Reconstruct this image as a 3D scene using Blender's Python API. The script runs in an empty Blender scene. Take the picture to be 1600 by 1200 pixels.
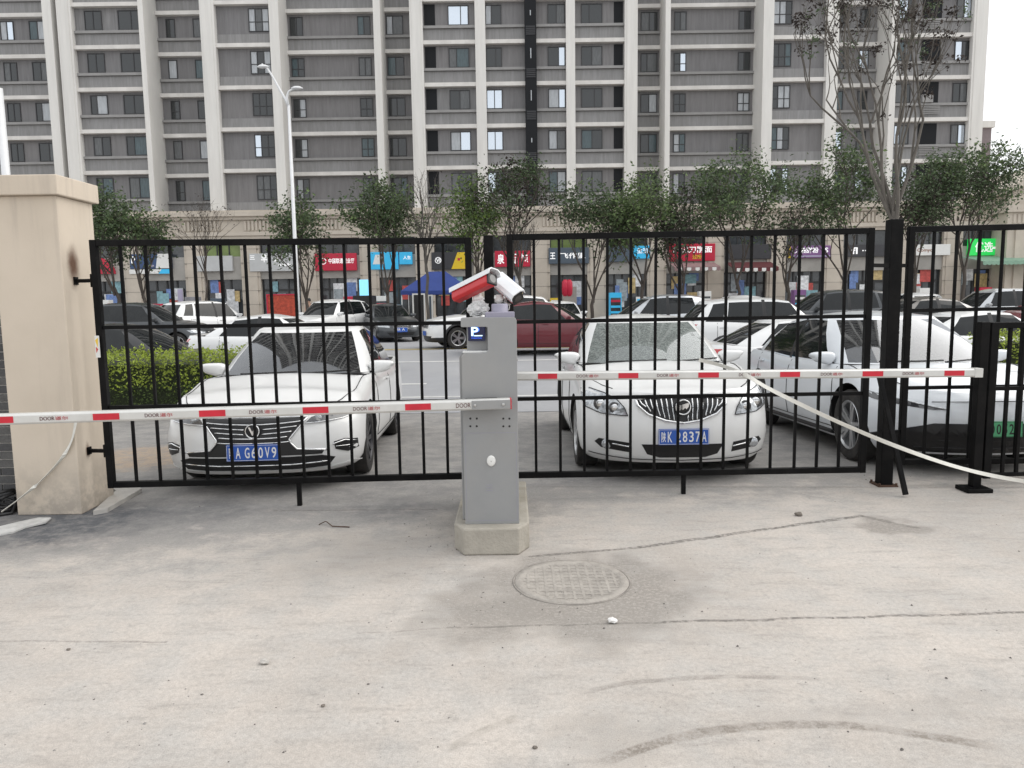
import bpy, bmesh, math, random
from mathutils import Vector, Matrix, noise as mnoise

scene = bpy.context.scene
COL = scene.collection
R = math.radians
# ------------------------------------------------------------------ camera
FPX, CAMH, PITCH, ROLL = 1150.0, 1.61, math.atan(128.0 / 1150.0), 0.0145
CF = Vector((0, math.cos(PITCH), -math.sin(PITCH)))
_r0 = Vector((1, 0, 0)); _u0 = Vector((0, math.sin(PITCH), math.cos(PITCH)))
CR = _r0 * math.cos(ROLL) - _u0 * math.sin(ROLL)
CU = _u0 * math.cos(ROLL) + _r0 * math.sin(ROLL)
CAM = Vector((0, 0, CAMH))
cd = bpy.data.cameras.new('camera'); cam = bpy.data.objects.new('camera', cd); COL.objects.link(cam)
cd.sensor_width = 36.0; cd.lens = 36.0 * FPX / 1600.0; cd.clip_start = 0.05; cd.clip_end = 2000
m = Matrix.Identity(4)
for i in range(3):
    m[i][0] = CR[i]; m[i][1] = CU[i]; m[i][2] = -CF[i]; m[i][3] = CAM[i]
cam.matrix_world = m
scene.camera = cam
# ------------------------------------------------------------------ sky, sun, exposure
SUN_EL, SUN_AZ = R(46), R(78)          # azimuth measured from +Y towards +X
w = bpy.data.worlds.new('World'); scene.world = w; w.use_nodes = True
nt = w.node_tree; nt.nodes.clear()
out = nt.nodes.new('ShaderNodeOutputWorld'); bg = nt.nodes.new('ShaderNodeBackground')
sky = nt.nodes.new('ShaderNodeTexSky'); sky.sky_type = 'NISHITA'; sky.sun_disc = False
sky.sun_elevation = SUN_EL; sky.sun_rotation = SUN_AZ; sky.air_density = 1.0; sky.dust_density = 4.0
mx = nt.nodes.new('ShaderNodeMixRGB'); mx.inputs[0].default_value = 0.86
mx.inputs[2].default_value = (9.2, 9.3, 9.4, 1)          # even cloud cover veiling the blue
nt.links.new(sky.outputs[0], mx.inputs[1]); nt.links.new(mx.outputs[0], bg.inputs[0])
bg.inputs[1].default_value = 0.12
nt.links.new(bg.outputs[0], out.inputs[0])
sd = bpy.data.lights.new('sun', 'SUN'); sun = bpy.data.objects.new('sun', sd); COL.objects.link(sun)
sd.energy = 1.4; sd.angle = R(66); sd.color = (1.0, 0.965, 0.91)
sdir = Vector((math.sin(SUN_AZ) * math.cos(SUN_EL), math.cos(SUN_AZ) * math.cos(SUN_EL), math.sin(SUN_EL)))
sun.rotation_euler = (-sdir).to_track_quat('-Z', 'Y').to_euler()
sun.location = (20, 20, 60)
vs = scene.view_settings
vs.view_transform = 'Standard'; vs.look = 'None'; vs.gamma = 1.0; vs.exposure = 0.36
vs.use_curve_mapping = False
scene.render.engine = 'CYCLES'
scene.cycles.use_denoising = True
scene.cycles.max_bounces = 8; scene.cycles.transparent_max_bounces = 12
scene.cycles.sample_clamp_indirect = 6.0
# ------------------------------------------------------------------ pixel -> place
def ray(px, py): return CF + CR * ((px - 800) / FPX) + CU * ((600 - py) / FPX)
def at(px, py, Y):
    d = ray(px, py); return CAM + d * (Y / d.y)
def ground(px, py, z=0.0):
    d = ray(px, py); return CAM + d * ((z - CAMH) / d.z)
def lerp(a, b, t): return a + (b - a) * t
def sstep(a, b, x):
    t = max(0.0, min(1.0, (x - a) / (b - a))); return t * t * (3 - 2 * t)
def interp(pts, x, smooth=True):
    if x <= pts[0][0]: return pts[0][1]
    for (a, va), (b, vb) in zip(pts, pts[1:]):
        if x <= b:
            t = (x - a) / (b - a)
            if smooth: t = t * t * (3 - 2 * t)
            return va + (vb - va) * t
    return pts[-1][1]
# ------------------------------------------------------------------ materials
def _nodes(name):
    mt = bpy.data.materials.new(name); mt.use_nodes = True
    nt = mt.node_tree; return mt, nt, nt.nodes['Principled BSDF']
def mat(name, col, rough=0.5, metal=0.0, var=0.0, scale=6.0, bump=0.0, bscale=60.0, coat=0.0, spec=0.5,
        emit=None, estr=0.0, stretch=(1, 1, 1), dirt=None, dirt_amt=0.0, rvar=0.0):
    mt, nt, b = _nodes(name); L = nt.links.new
    b.inputs['Roughness'].default_value = rough; b.inputs['Metallic'].default_value = metal
    b.inputs['Base Color'].default_value = (*col, 1); b.inputs['Coat Weight'].default_value = coat
    b.inputs['Coat Roughness'].default_value = 0.06; b.inputs['Specular IOR Level'].default_value = spec
    if emit:
        b.inputs['Emission Color'].default_value = (*emit, 1); b.inputs['Emission Strength'].default_value = estr
    if var or bump or dirt or rvar:
        tc = nt.nodes.new('ShaderNodeNewGeometry'); mp = nt.nodes.new('ShaderNodeMapping')
        mp.inputs['Scale'].default_value = stretch; L(tc.outputs['Position'], mp.inputs[0])
    if var or dirt or rvar:
        n = nt.nodes.new('ShaderNodeTexNoise'); n.inputs['Scale'].default_value = scale; n.inputs['Detail'].default_value = 6
        n.inputs['Roughness'].default_value = 0.65
        L(mp.outputs[0], n.inputs[0])
    if var:
        rr = nt.nodes.new('ShaderNodeMapRange'); rr.inputs[1].default_value = 0.3; rr.inputs[2].default_value = 0.7
        rr.inputs[3].default_value = 1 - var; rr.inputs[4].default_value = 1 + var; L(n.outputs[0], rr.inputs[0])
        mm = nt.nodes.new('ShaderNodeMixRGB'); mm.blend_type = 'MULTIPLY'; mm.inputs[0].default_value = 1
        mm.inputs[1].default_value = (*col, 1); L(rr.outputs[0], mm.inputs[2]); L(mm.outputs[0], b.inputs['Base Color'])
    if dirt:
        n2 = nt.nodes.new('ShaderNodeTexNoise'); n2.inputs['Scale'].default_value = scale * 0.37; n2.inputs['Detail'].default_value = 8
        n2.inputs['Roughness'].default_value = 0.7; L(mp.outputs[0], n2.inputs[0])
        r2 = nt.nodes.new('ShaderNodeMapRange'); r2.inputs[1].default_value = 0.45; r2.inputs[2].default_value = 0.75
        r2.inputs[4].default_value = dirt_amt; L(n2.outputs[0], r2.inputs[0])
        md = nt.nodes.new('ShaderNodeMixRGB'); L(r2.outputs[0], md.inputs[0]); md.inputs[2].default_value = (*dirt, 1)
        if var: L(mm.outputs[0], md.inputs[1])
        else: md.inputs[1].default_value = (*col, 1)
        L(md.outputs[0], b.inputs['Base Color'])
    if rvar:
        r3 = nt.nodes.new('ShaderNodeMapRange'); r3.inputs[1].default_value = 0.3; r3.inputs[2].default_value = 0.7
        r3.inputs[3].default_value = max(0, rough - rvar); r3.inputs[4].default_value = min(1, rough + rvar)
        L(n.outputs[0], r3.inputs[0]); L(r3.outputs[0], b.inputs['Roughness'])
    if bump:
        nb = nt.nodes.new('ShaderNodeTexNoise'); nb.inputs['Scale'].default_value = bscale; nb.inputs['Detail'].default_value = 4
        L(mp.outputs[0], nb.inputs[0])
        bp = nt.nodes.new('ShaderNodeBump'); bp.inputs['Strength'].default_value = bump; bp.inputs['Distance'].default_value = 0.02
        L(nb.outputs[0], bp.inputs['Height']); L(bp.outputs[0], b.inputs['Normal'])
    return mt
_mc = {}
def MC(key, *a, **k):
    if key not in _mc: _mc[key] = mat(key, *a, **k)
    return _mc[key]
# ------------------------------------------------------------------ mesh builder
class MB:
    def __init__(s): s.v = []; s.f = []; s.mi = []; s.sm = []
    def add(s, vs, fs, mi=0, smooth=False):
        o = len(s.v); s.v += [tuple(p) for p in vs]
        for f in fs: s.f.append(tuple(o + i for i in f)); s.mi.append(mi); s.sm.append(smooth)
        return s
    def box(s, x0, x1, y0, y1, z0, z1, mi=0):
        return s.add([(x0, y0, z0), (x1, y0, z0), (x1, y1, z0), (x0, y1, z0), (x0, y0, z1), (x1, y0, z1), (x1, y1, z1), (x0, y1, z1)],
                     [(0, 3, 2, 1), (4, 5, 6, 7), (0, 1, 5, 4), (1, 2, 6, 5), (2, 3, 7, 6), (3, 0, 4, 7)], mi)
    def obox(s, c, ax, ay, az, mi=0):     # centre and three half-axis vectors
        c = Vector(c); vs = []
        for k in (-1, 1):
            for i, j in ((-1, -1), (1, -1), (1, 1), (-1, 1)): vs.append(c + ax * i + ay * j + az * k)
        return s.add(vs, [(0, 3, 2, 1), (4, 5, 6, 7), (0, 1, 5, 4), (1, 2, 6, 5), (2, 3, 7, 6), (3, 0, 4, 7)], mi)
    def beam(s, p, q, w, d, mi=0, up=None):   # w across, d in depth
        p, q = Vector(p), Vector(q); a = (q - p); L = a.length; a.normalize()
        u = Vector(up) if up else (Vector((0, 1, 0)) if abs(a.y) < 0.9 else Vector((0, 0, 1)))
        sde = a.cross(u).normalized(); dd = sde.cross(a).normalized()
        return s.obox((p + q) / 2, sde * w / 2, dd * d / 2, a * L / 2, mi)
    def tube(s, path, rad, n=8, mi=0, cap=True, smooth=True):
        path = [Vector(p) for p in path]; k = len(path)
        if not hasattr(rad, '__len__'): rad = [rad] * k
        vs = []; ref = None
        for i in range(k):
            t = (path[min(i + 1, k - 1)] - path[max(i - 1, 0)]).normalized()
            if ref is None:
                ref = t.orthogonal().normalized()
            ref = (ref - t * ref.dot(t))
            if ref.length < 1e-5: ref = t.orthogonal()
            ref.normalize(); b = t.cross(ref)
            for j in range(n):
                a = 2 * math.pi * j / n; vs.append(path[i] + (ref * math.cos(a) + b * math.sin(a)) * rad[i])
        fs = []
        for i in range(k - 1):
            for j in range(n):
                fs.append((i * n + j, i * n + (j + 1) % n, (i + 1) * n + (j + 1) % n, (i + 1) * n + j))
        s.add(vs, fs, mi, smooth)
        if cap: 
            o = len(s.v) - len(vs)
            s.f.append(tuple(o + j for j in reversed(range(n)))); s.mi.append(mi); s.sm.append(False)
            s.f.append(tuple(o + (k - 1) * n + j for j in range(n))); s.mi.append(mi); s.sm.append(False)
        return s
    def lathe(s, prof, c=(0, 0, 0), axis='Z', n=24, mi=0, smooth=True):   # prof: (radius, along)
        c = Vector(c); A = {'X': (Vector((0, 1, 0)), Vector((0, 0, 1)), Vector((1, 0, 0))),
                            'Y': (Vector((0, 0, 1)), Vector((1, 0, 0)), Vector((0, 1, 0))),
                            'Z': (Vector((1, 0, 0)), Vector((0, 1, 0)), Vector((0, 0, 1)))}[axis]
        vs = []; k = len(prof)
        for r, h in prof:
            for j in range(n):
                a = 2 * math.pi * j / n; vs.append(c + (A[0] * math.cos(a) + A[1] * math.sin(a)) * r + A[2] * h)
        fs = [(i * n + j, i * n + (j + 1) % n, (i + 1) * n + (j + 1) % n, (i + 1) * n + j) for i in range(k - 1) for j in range(n)]
        return s.add(vs, fs, mi, smooth)
    def prism(s, poly, fn, d0, d1, mi=0):   # poly in (u,v); fn(u,v,d) -> point
        n = len(poly); vs = [fn(u, v, d0) for u, v in poly] + [fn(u, v, d1) for u, v in poly]
        fs = [tuple(range(n)), tuple(reversed(range(n, 2 * n)))] + [(i, i + n, (i + 1) % n + n, (i + 1) % n) for i in range(n)]
        return s.add(vs, fs, mi)
    def mesh(s, name):
        me = bpy.data.meshes.new(name); me.from_pydata(s.v, [], s.f)
        me.polygons.foreach_set('material_index', s.mi); me.polygons.foreach_set('use_smooth', s.sm); me.update(); return me
    def build(s, name, mats, parent=None, local=False, bevel=0.0, seg=2, fix=True):
        me = s.mesh(name)
        if fix:
            bm = bmesh.new(); bm.from_mesh(me); bmesh.ops.recalc_face_normals(bm, faces=bm.faces); bm.to_mesh(me); bm.free()
        return obj(name, me, mats, parent, local, bevel, seg)
def obj(name, me, mats, parent=None, local=False, bevel=0.0, seg=2):
    o = bpy.data.objects.new(name, me); COL.objects.link(o)
    if not isinstance(mats, (list, tuple)): mats = [mats]
    if not me.materials:
        for x in mats: me.materials.append(x)
    attach(o, parent, local)
    if bevel:
        b = o.modifiers.new('bevel', 'BEVEL'); b.width = bevel; b.segments = seg; b.limit_method = 'ANGLE'; b.angle_limit = R(40)
    return o
def attach(o, parent, local=False):
    if parent:
        o.parent = parent
        if not local and parent.type == 'EMPTY': o.matrix_parent_inverse = parent.matrix_basis.inverted()
def thing(name, label, cat, loc=(0, 0, 0), rotz=0.0, group=None, pitch=0.0):
    o = bpy.data.objects.new(name, None); COL.objects.link(o)
    o.empty_display_size = 0.2
    o.matrix_basis = Matrix.Translation(Vector(loc)) @ Matrix.Rotation(rotz, 4, 'Z') @ Matrix.Rotation(pitch, 4, 'X')
    return tag(o, label, cat, group)
def tag(o, label, cat, group=None):
    o['label'] = label; o['category'] = cat
    if group: o['group'] = group
    return o
def kind(o, k): o['kind'] = k; return o
def copy_tree(o, parent=None):
    c = o.copy(); COL.objects.link(c)
    if parent: c.parent = parent
    for ch in o.children: copy_tree(ch, c)
    return c
_fc = {}
def text_mesh(body, bold=0.0):
    key = (body, bold)
    if key in _fc: return _fc[key]
    cu = bpy.data.curves.new('lettering', 'FONT'); cu.body = body; cu.size = 1.0; cu.resolution_u = 3
    cu.align_x = 'CENTER'; cu.align_y = 'CENTER'; cu.offset = bold; cu.extrude = 0.012
    o = bpy.data.objects.new('tmp_text', cu); COL.objects.link(o)
    bpy.context.view_layer.update()
    me = bpy.data.meshes.new_from_object(o.evaluated_get(bpy.context.evaluated_depsgraph_get()))
    bpy.data.objects.remove(o); bpy.data.curves.remove(cu)
    xs = [v.co.x for v in me.vertices] or [0, 1]; ys = [v.co.y for v in me.vertices] or [0, 1]
    _fc[key] = (me, min(xs), max(xs), min(ys), max(ys)); return _fc[key]
def text(body, mt, c, right, up, width, height, parent, name='lettering', local=False, bold=0.0, keep=False):
    me0, x0, x1, y0, y1 = text_mesh(body, bold)
    right = Vector(right).normalized(); up = Vector(up).normalized(); nrm = right.cross(up)
    sx = width / max(1e-4, x1 - x0) if width else height / max(1e-4, y1 - y0)
    sy = height / max(1e-4, y1 - y0) if height else sx
    me = me0.copy(); c = Vector(c)
    for v in me.vertices:
        p = v.co; v.co = c + right * ((p.x - (x0 + x1) / 2) * sx) + up * ((p.y - (y0 + y1) / 2) * sy) + nrm * (p.z * 0.1)
    me.materials.clear()
    return obj(name, me, mt, parent, local)
# ------------------------------------------------------------------ ground, road, kerbs
def gz(y):   # the street lies a little lower than the yard and rises again to the far side
    if y < 6.0: return 0.0
    if y < 6.8: return -0.038 * (y - 6.0) ** 2 / 1.6
    if y < 11.0: return -0.038 * (y - 6.4)
    return interp([(11.0, -0.1748), (12.5, -0.20), (16.0, -0.20), (22.5, 0.14), (30, 0.12)], y)
class NG:
    """small helper to wire masks in a node tree"""
    def __init__(s, nt): s.nt = nt; s.L = nt.links.new
    def n(s, t, **k):
        x = s.nt.nodes.new(t)
        for a, b in k.items(): setattr(x, a, b)
        return x
    def val(s, sock, v):
        if hasattr(v, 'is_output') or hasattr(v, 'links'): s.L(v, sock)
        else: sock.default_value = v
    def math(s, op, a, b=0.0, c=None, clamp=False):
        x = s.n('ShaderNodeMath', operation=op, use_clamp=clamp); s.val(x.inputs[0], a); s.val(x.inputs[1], b)
        if c is not None: s.val(x.inputs[2], c)
        return x.outputs[0]
    def vmath(s, op, a, b=None):
        x = s.n('ShaderNodeVectorMath', operation=op); s.val(x.inputs[0], a)
        if b is not None: s.val(x.inputs[1], b)
        return x.outputs['Value'] if op in ('LENGTH', 'DOT_PRODUCT', 'DISTANCE') else x.outputs[0]
    def noise(s, vec, scale, detail=5, rough=0.6):
        x = s.n('ShaderNodeTexNoise'); s.val(x.inputs['Vector'], vec); x.inputs['Scale'].default_value = scale
        x.inputs['Detail'].default_value = detail; x.inputs['Roughness'].default_value = rough; return x.outputs[0]
    def rng(s, v, a, b, c=0.0, d=1.0, smooth=True):
        x = s.n('ShaderNodeMapRange'); x.interpolation_type = 'SMOOTHSTEP' if smooth else 'LINEAR'
        s.val(x.inputs[0], v); x.inputs[1].default_value = a; x.inputs[2].default_value = b
        x.inputs[3].default_value = c; x.inputs[4].default_value = d; return x.outputs[0]
    def mix(s, f, a, b, mode='MIX'):
        x = s.n('ShaderNodeMixRGB', blend_type=mode); s.val(x.inputs[0], f)
        for i, c in ((1, a), (2, b)):
            if isinstance(c, tuple): x.inputs[i].default_value = (*c, 1)
            else: s.L(c, x.inputs[i])
        return x.outputs[0]
    def seg(s, pos, p0, p1, w, soft=1.6):
        d = p1 - p0; d2 = Vector((d.x, d.y, 0)); l2 = d2.length_squared
        rel = s.vmath('SUBTRACT', pos, tuple((p0.x, p0.y, 0)))
        t = s.math('DIVIDE', s.vmath('DOT_PRODUCT', rel, tuple(d2)), l2, clamp=True)
        sc = s.n('ShaderNodeVectorMath', operation='SCALE'); sc.inputs[0].default_value = tuple(d2); s.L(t, sc.inputs['Scale'])
        dist = s.vmath('DISTANCE', rel, sc.outputs[0])
        return s.rng(dist, w, w * soft, 1.0, 0.0)
    def arc(s, pos, a, b, c, w, soft=2.0):
        ax, ay, bx, by, cx, cy = a.x, a.y, b.x, b.y, c.x, c.y
        dd = 2 * (ax * (by - cy) + bx * (cy - ay) + cx * (ay - by))
        ux = ((ax**2 + ay**2) * (by - cy) + (bx**2 + by**2) * (cy - ay) + (cx**2 + cy**2) * (ay - by)) / dd
        uy = ((ax**2 + ay**2) * (cx - bx) + (bx**2 + by**2) * (ax - cx) + (cx**2 + cy**2) * (bx - ax)) / dd
        rr = math.hypot(ax - ux, ay - uy)
        dist = s.math('ABSOLUTE', s.math('SUBTRACT', s.vmath('DISTANCE', pos, (ux, uy, 0)), rr))
        mk = s.rng(dist, w, w * soft, 1.0, 0.0)
        sp = s.n('ShaderNodeSeparateXYZ'); s.L(pos, sp.inputs[0]); mid = (ax + cx) / 2; hw = abs(cx - ax) / 2
        lim = s.rng(s.math('ABSOLUTE', s.math('SUBTRACT', sp.outputs[0], mid)), hw * 0.8, hw * 1.05, 1.0, 0.0)
        near = s.rng(s.math('ABSOLUTE', s.math('SUBTRACT', sp.outputs[1], by)), 0.5, 0.8, 1.0, 0.0)
        return s.math('MULTIPLY', s.math('MULTIPLY', mk, lim), near)
def ground_material():
    mt, nt, b = _nodes('yard_concrete'); g = NG(nt)
    geo = g.n('ShaderNodeNewGeometry'); sp = g.n('ShaderNodeSeparateXYZ'); g.L(geo.outputs['Position'], sp.inputs[0])
    cb = g.n('ShaderNodeCombineXYZ'); g.L(sp.outputs[0], cb.inputs[0]); g.L(sp.outputs[1], cb.inputs[1]); P = cb.outputs[0]
    n1 = g.noise(P, 0.7, 6); n2 = g.noise(P, 3.3, 8, 0.68); n3 = g.noise(P, 45, 4, 0.7); n4 = g.noise(P, 190, 2, 0.6)
    n5 = g.noise(P, 1.6, 7, 0.72); n6 = g.noise(P, 9.0, 6, 0.7)
    mp_ = g.n('ShaderNodeMapping'); mp_.inputs['Rotation'].default_value = (0, 0, .35); mp_.inputs['Scale'].default_value = (1.2, 4.5, 1); g.L(P, mp_.inputs[0]); n7 = g.noise(mp_.outputs[0], 2.4, 8, .74); n8 = g.noise(P, 24, 5, .75)
    # wobble of positions for the lines
    wob = g.n('ShaderNodeTexNoise'); wob.inputs['Scale'].default_value = 5.0; wob.inputs['Detail'].default_value = 4; g.L(P, wob.inputs['Vector'])
    wv = g.vmath('SUBTRACT', wob.outputs['Color'], (0.5, 0.5, 0.5)); ws = g.vmath('MULTIPLY', wv, (0.045, 0.045, 0)); PW = g.vmath('ADD', P, ws)
    ws2 = g.vmath('MULTIPLY', wv, (0.7, 0.7, 0)); PW2 = g.vmath('ADD', P, ws2)
    col = g.mix(g.rng(n1, 0.32, 0.68), (0.415, 0.380, 0.345), (0.53, 0.485, 0.44))
    col = g.mix(g.rng(n2, 0.35, 0.7, 0, 0.65), col, (0.425, 0.412, 0.392))
    col = g.mix(g.rng(n7, 0.50, 0.66, 0, 0.55), col, (0.335, 0.312, 0.288))
    col = g.mix(g.rng(n7, 0.30, 0.44, 0.6, 0), col, (0.53, 0.495, 0.455))
    col = g.mix(g.rng(n8, 0.56, 0.68, 0, 0.40), col, (0.27, 0.255, 0.235))
    col = g.mix(g.rng(n5, 0.52, 0.72, 0, 0.55), col, (0.33, 0.32, 0.305))
    col = g.mix(g.rng(n6, 0.57, 0.70, 0, 0.38), col, (0.28, 0.268, 0.25))
    # dusty asphalt towards the gate and beyond it
    bnd = g.math('SUBTRACT', sp.outputs[1], g.math('MULTIPLY_ADD', sp.outputs[0], 0.27, 5.62))
    bnd = g.math('ADD', bnd, g.math('MULTIPLY', g.math('SUBTRACT', n2, 0.5), 3.0))
    bnd = g.math('ADD', bnd, g.math('MULTIPLY', g.math('SUBTRACT', n1, 0.5), 2.2))
    am = g.rng(bnd, -0.7, 0.6)
    asp = g.mix(g.rng(n2, 0.35, 0.65), (0.175, 0.175, 0.178), (0.27, 0.262, 0.25))
    asp = g.mix(g.rng(n6, 0.5, 0.7, 0, 0.5), asp, (0.36, 0.345, 0.32))
    col = g.mix(g.math('MULTIPLY', am, 0.85), col, asp)
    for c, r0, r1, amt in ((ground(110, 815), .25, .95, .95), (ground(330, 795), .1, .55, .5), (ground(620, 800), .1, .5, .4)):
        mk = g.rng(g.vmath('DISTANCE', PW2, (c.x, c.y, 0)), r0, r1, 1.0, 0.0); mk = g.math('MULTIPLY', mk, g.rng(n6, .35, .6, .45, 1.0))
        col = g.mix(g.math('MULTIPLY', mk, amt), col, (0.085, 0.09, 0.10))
    # sandy heap behind the left gate
    sd = g.rng(g.vmath('DISTANCE', PW2, tuple(ground(225, 705))), 0.5, 1.1, 1.0, 0.0)
    col = g.mix(g.math('MULTIPLY', sd, g.rng(n6, 0.35, 0.6, 0.2, 0.9)), col, (0.40, 0.31, 0.23))
    # gravelly patch round the manhole, and a gravel smear on the right
    for (c, r0, r1, amt) in ((ground(915, 920), 0.35, 0.85, 1.0), (ground(760, 955), 0.1, 0.55, 0.9), (ground(1390, 820), 0.10, 0.32, 0.95),
                             (ground(560, 865), 0.05, 0.9, 0.35), (ground(700, 820), 0.1, 0.42, 0.5), (ground(960, 1170), 0.05, 0.35, 0.4)):
        mk = g.rng(g.vmath('DISTANCE', PW2, (c.x, c.y, 0)), r0, r1, 1.0, 0.0)
        mk = g.math('MULTIPLY', mk, g.rng(n3, 0.38, 0.56, 0.4, 1.0))
        col = g.mix(g.math('MULTIPLY', mk, amt), col, (0.265, 0.245, 0.222))
    # joints and cracks
    lines = [((700, 981), (1040, 972), 0.006, .55), ((1040, 972), (1600, 957), 0.009, .8), ((-60, 1002), (260, 1003), 0.006, .45), ((560, 990), (700, 981), 0.005, .3),
             ((830, 870), (1000, 855), 0.012, .75), ((1000, 855), (1120, 838), 0.016, .8), ((1120, 838), (1345, 806), 0.015, .85), ((1345, 806), (1430, 824), 0.018, .6),
             ((810, 760), (1600, 762), 0.02, .3), ((430, 798), (680, 796), 0.012, .5)]
    for p, q, wd, amt in lines:
        mk = g.seg(PW, ground(*p), ground(*q), wd, 2.0)
        mk = g.math('MULTIPLY', mk, g.rng(n8, 0.36, 0.58, 0.15, 1.0))
        col = g.mix(g.math('MULTIPLY', mk, amt), col, (0.14, 0.13, 0.118))
    # curved tyre scuffs
    for a, b_, c, wd, amt, cc in (((930, 1197), (1150, 1138), (1560, 1170), 0.017, .95, (0.20, 0.175, 0.15)), ((905, 1083), (1060, 1060), (1290, 1063), 0.012, .75, (0.23, 0.21, 0.19)),
                                  ((700, 1170), (760, 1140), (810, 1120), 0.014, .6, (0.25, 0.23, 0.2)), ((1150, 1120), (1350, 1118), (1560, 1085), 0.05, .35, (0.29, 0.27, 0.25))):
        mk = g.arc(PW, ground(*a), ground(*b_), ground(*c), wd)
        mk = g.math('MULTIPLY', mk, g.math('MULTIPLY', g.rng(n3, 0.35, 0.6, 0.2, 1.0), g.rng(n6, 0.35, 0.6, 0.3, 1.0)))
        col = g.mix(g.math('MULTIPLY', mk, amt), col, cc)
    # grit
    vo = g.n('ShaderNodeTexVoronoi'); vo.inputs['Scale'].default_value = 26; g.L(P, vo.inputs['Vector'])
    sel = g.n('ShaderNodeSeparateColor'); g.L(vo.outputs['Color'], sel.inputs[0])
    spk = g.math('MULTIPLY', g.rng(vo.outputs['Distance'], 0.10, 0.22, 1.0, 0.0), g.math('GREATER_THAN', sel.outputs[0], 0.93))
    spk = g.math('MULTIPLY', spk, g.rng(n2, 0.45, 0.62))
    col = g.mix(g.math('MULTIPLY', spk, 0.5), col, (0.13, 0.12, 0.11))
    col = g.mix(1.0, col, g.rng(n4, 0.3, 0.7, 0.88, 1.10), 'MULTIPLY')
    col = g.mix(1.0, col, g.rng(n3, 0.3, 0.7, 0.90, 1.08), 'MULTIPLY')
    g.L(col, b.inputs['Base Color']); b.inputs['Roughness'].default_value = 0.92; b.inputs['Specular IOR Level'].default_value = 0.25
    h = g.math('ADD', g.math('MULTIPLY', n3, 0.5), g.math('ADD', g.math('MULTIPLY', n4, 0.25), g.math('MULTIPLY', n2, 0.8)))
    bp = g.n('ShaderNodeBump'); bp.inputs['Strength'].default_value = 0.35; bp.inputs['Distance'].default_value = 0.02
    g.L(h, bp.inputs['Height']); g.L(bp.outputs[0], b.inputs['Normal'])
    return mt
def sheet(name, x0, x1, ys, dz, mt):
    mb = MB(); vs = []; fs = []
    xs = [x0, x0 * .3 + x1 * .7 if False else lerp(x0, x1, .33), lerp(x0, x1, .66), x1]
    for y in ys:
        for x in xs: vs.append((x, y, gz(y) + dz))
    n = len(xs)
    for i in range(len(ys) - 1):
        for j in range(n - 1): fs.append((i * n + j, i * n + j + 1, (i + 1) * n + j + 1, (i + 1) * n + j))
    mb.add(vs, fs, 0, True); return kind(mb.build(name, mt, fix=False), 'structure')
YS = [-60, -10, 0, 4, 6] + [6 + .25 * i for i in range(1, 70)] + [30, 60, 400]
sheet('ground', -400, 400, YS, 0.0, ground_material())
M_road = mat('road_asphalt', (0.30, 0.305, 0.318), 0.9, var=0.10, scale=0.5, bump=0.3, bscale=90, dirt=(0.36, 0.355, 0.35), dirt_amt=0.6)
M_pave = mat('far_paving', (0.36, 0.345, 0.33), 0.9, var=0.12, scale=0.8, bump=0.2)
M_white = mat('road_paint_white', (0.62, 0.62, 0.60), 0.75, var=0.15, scale=5, dirt=(0.33, 0.33, 0.32), dirt_amt=0.7)
M_yellow = mat('road_paint_yellow', (0.62, 0.46, 0.10), 0.75, var=0.15, scale=5, dirt=(0.33, 0.33, 0.30), dirt_amt=0.7)
M_conc = mat('kerb_concrete', (0.42, 0.405, 0.38), 0.9, var=0.16, scale=3, bump=0.3, bscale=40, dirt=(0.25, 0.24, 0.22), dirt_amt=0.6)
sheet('road', -300, 300, [12.0 + .25 * i for i in range(0, 46)] + [24, 30, 34], 0.006, M_road)
kerb = MB().box(-300, 300, 34.0, 34.16, 0.0, 0.25); kind(kerb.build('far_kerb', M_conc, bevel=0.02), 'structure')
kind(MB().box(-300, 300, 34.16, 70, 0.0, 0.24).build('far_pavement', M_pave), 'structure')
def mark(name, x0, x1, y0, y1, mt, parent=None):
    mb = MB(); z0, z1 = gz(y0) + .011, gz(y1) + .011
    mb.add([(x0, y0, z0), (x1, y0, z0), (x1, y1, z1), (x0, y1, z1)], [(0, 1, 2, 3)])
    return kind(mb.build(name, mt, fix=False), 'structure')
for i in range(-7, 8):
    cx = ground(645, 575, -0.12).x + i * 5.2
    mark('lane_dash', cx - 0.75, cx + 0.75, 16.35, 16.52, M_white)
mark('edge_line', -60, 60, 14.05, 14.19, M_white)
for dy in (0, .32): mark('centre_line', -60, 60, 23.4 + dy, 23.54 + dy, M_yellow)
mark('far_lane_line', -60, 60, 19.9, 20.02, M_white)
mark('parking_line', -60, 60, 27.6, 27.72, M_white)
# loose grit and small stones on the yard: nobody could count it
rs = random.Random(5); mb = MB()
for i in range(800):
    zone = rs.random()
    if zone < .5: p = ground(rs.uniform(-50, 1650), rs.uniform(765, 1230))
    elif zone < .75: c = ground(rs.choice((880, 930, 740, 700)), rs.choice((930, 950, 905))); p = c + Vector((rs.gauss(0, .3), rs.gauss(0, .22), 0))
    elif zone < .88: c = ground(690, 830); p = c + Vector((rs.gauss(-.1, .12), rs.gauss(0, .25), 0))
    else: c = ground(1440, 748); p = c + Vector((rs.uniform(-.5, .8), rs.gauss(.15, .15), 0))
    r = rs.choice((.0015, .002, .002, .003, .003, .004, .006)) * rs.uniform(.7, 1.3)
    q = [p + Vector((math.cos(a) * r * rs.uniform(.6, 1.3), math.sin(a) * r * rs.uniform(.6, 1.3), r * .15)) for a in (0.3, 1.4, 2.5, 3.7, 5.1)]
    mb.add(q + [p + Vector((0, 0, r * rs.uniform(.7, 1.2)))], [(i_, (i_ + 1) % 5, 5) for i_ in range(5)], rs.choice((0, 0, 1, 2)))
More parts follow.
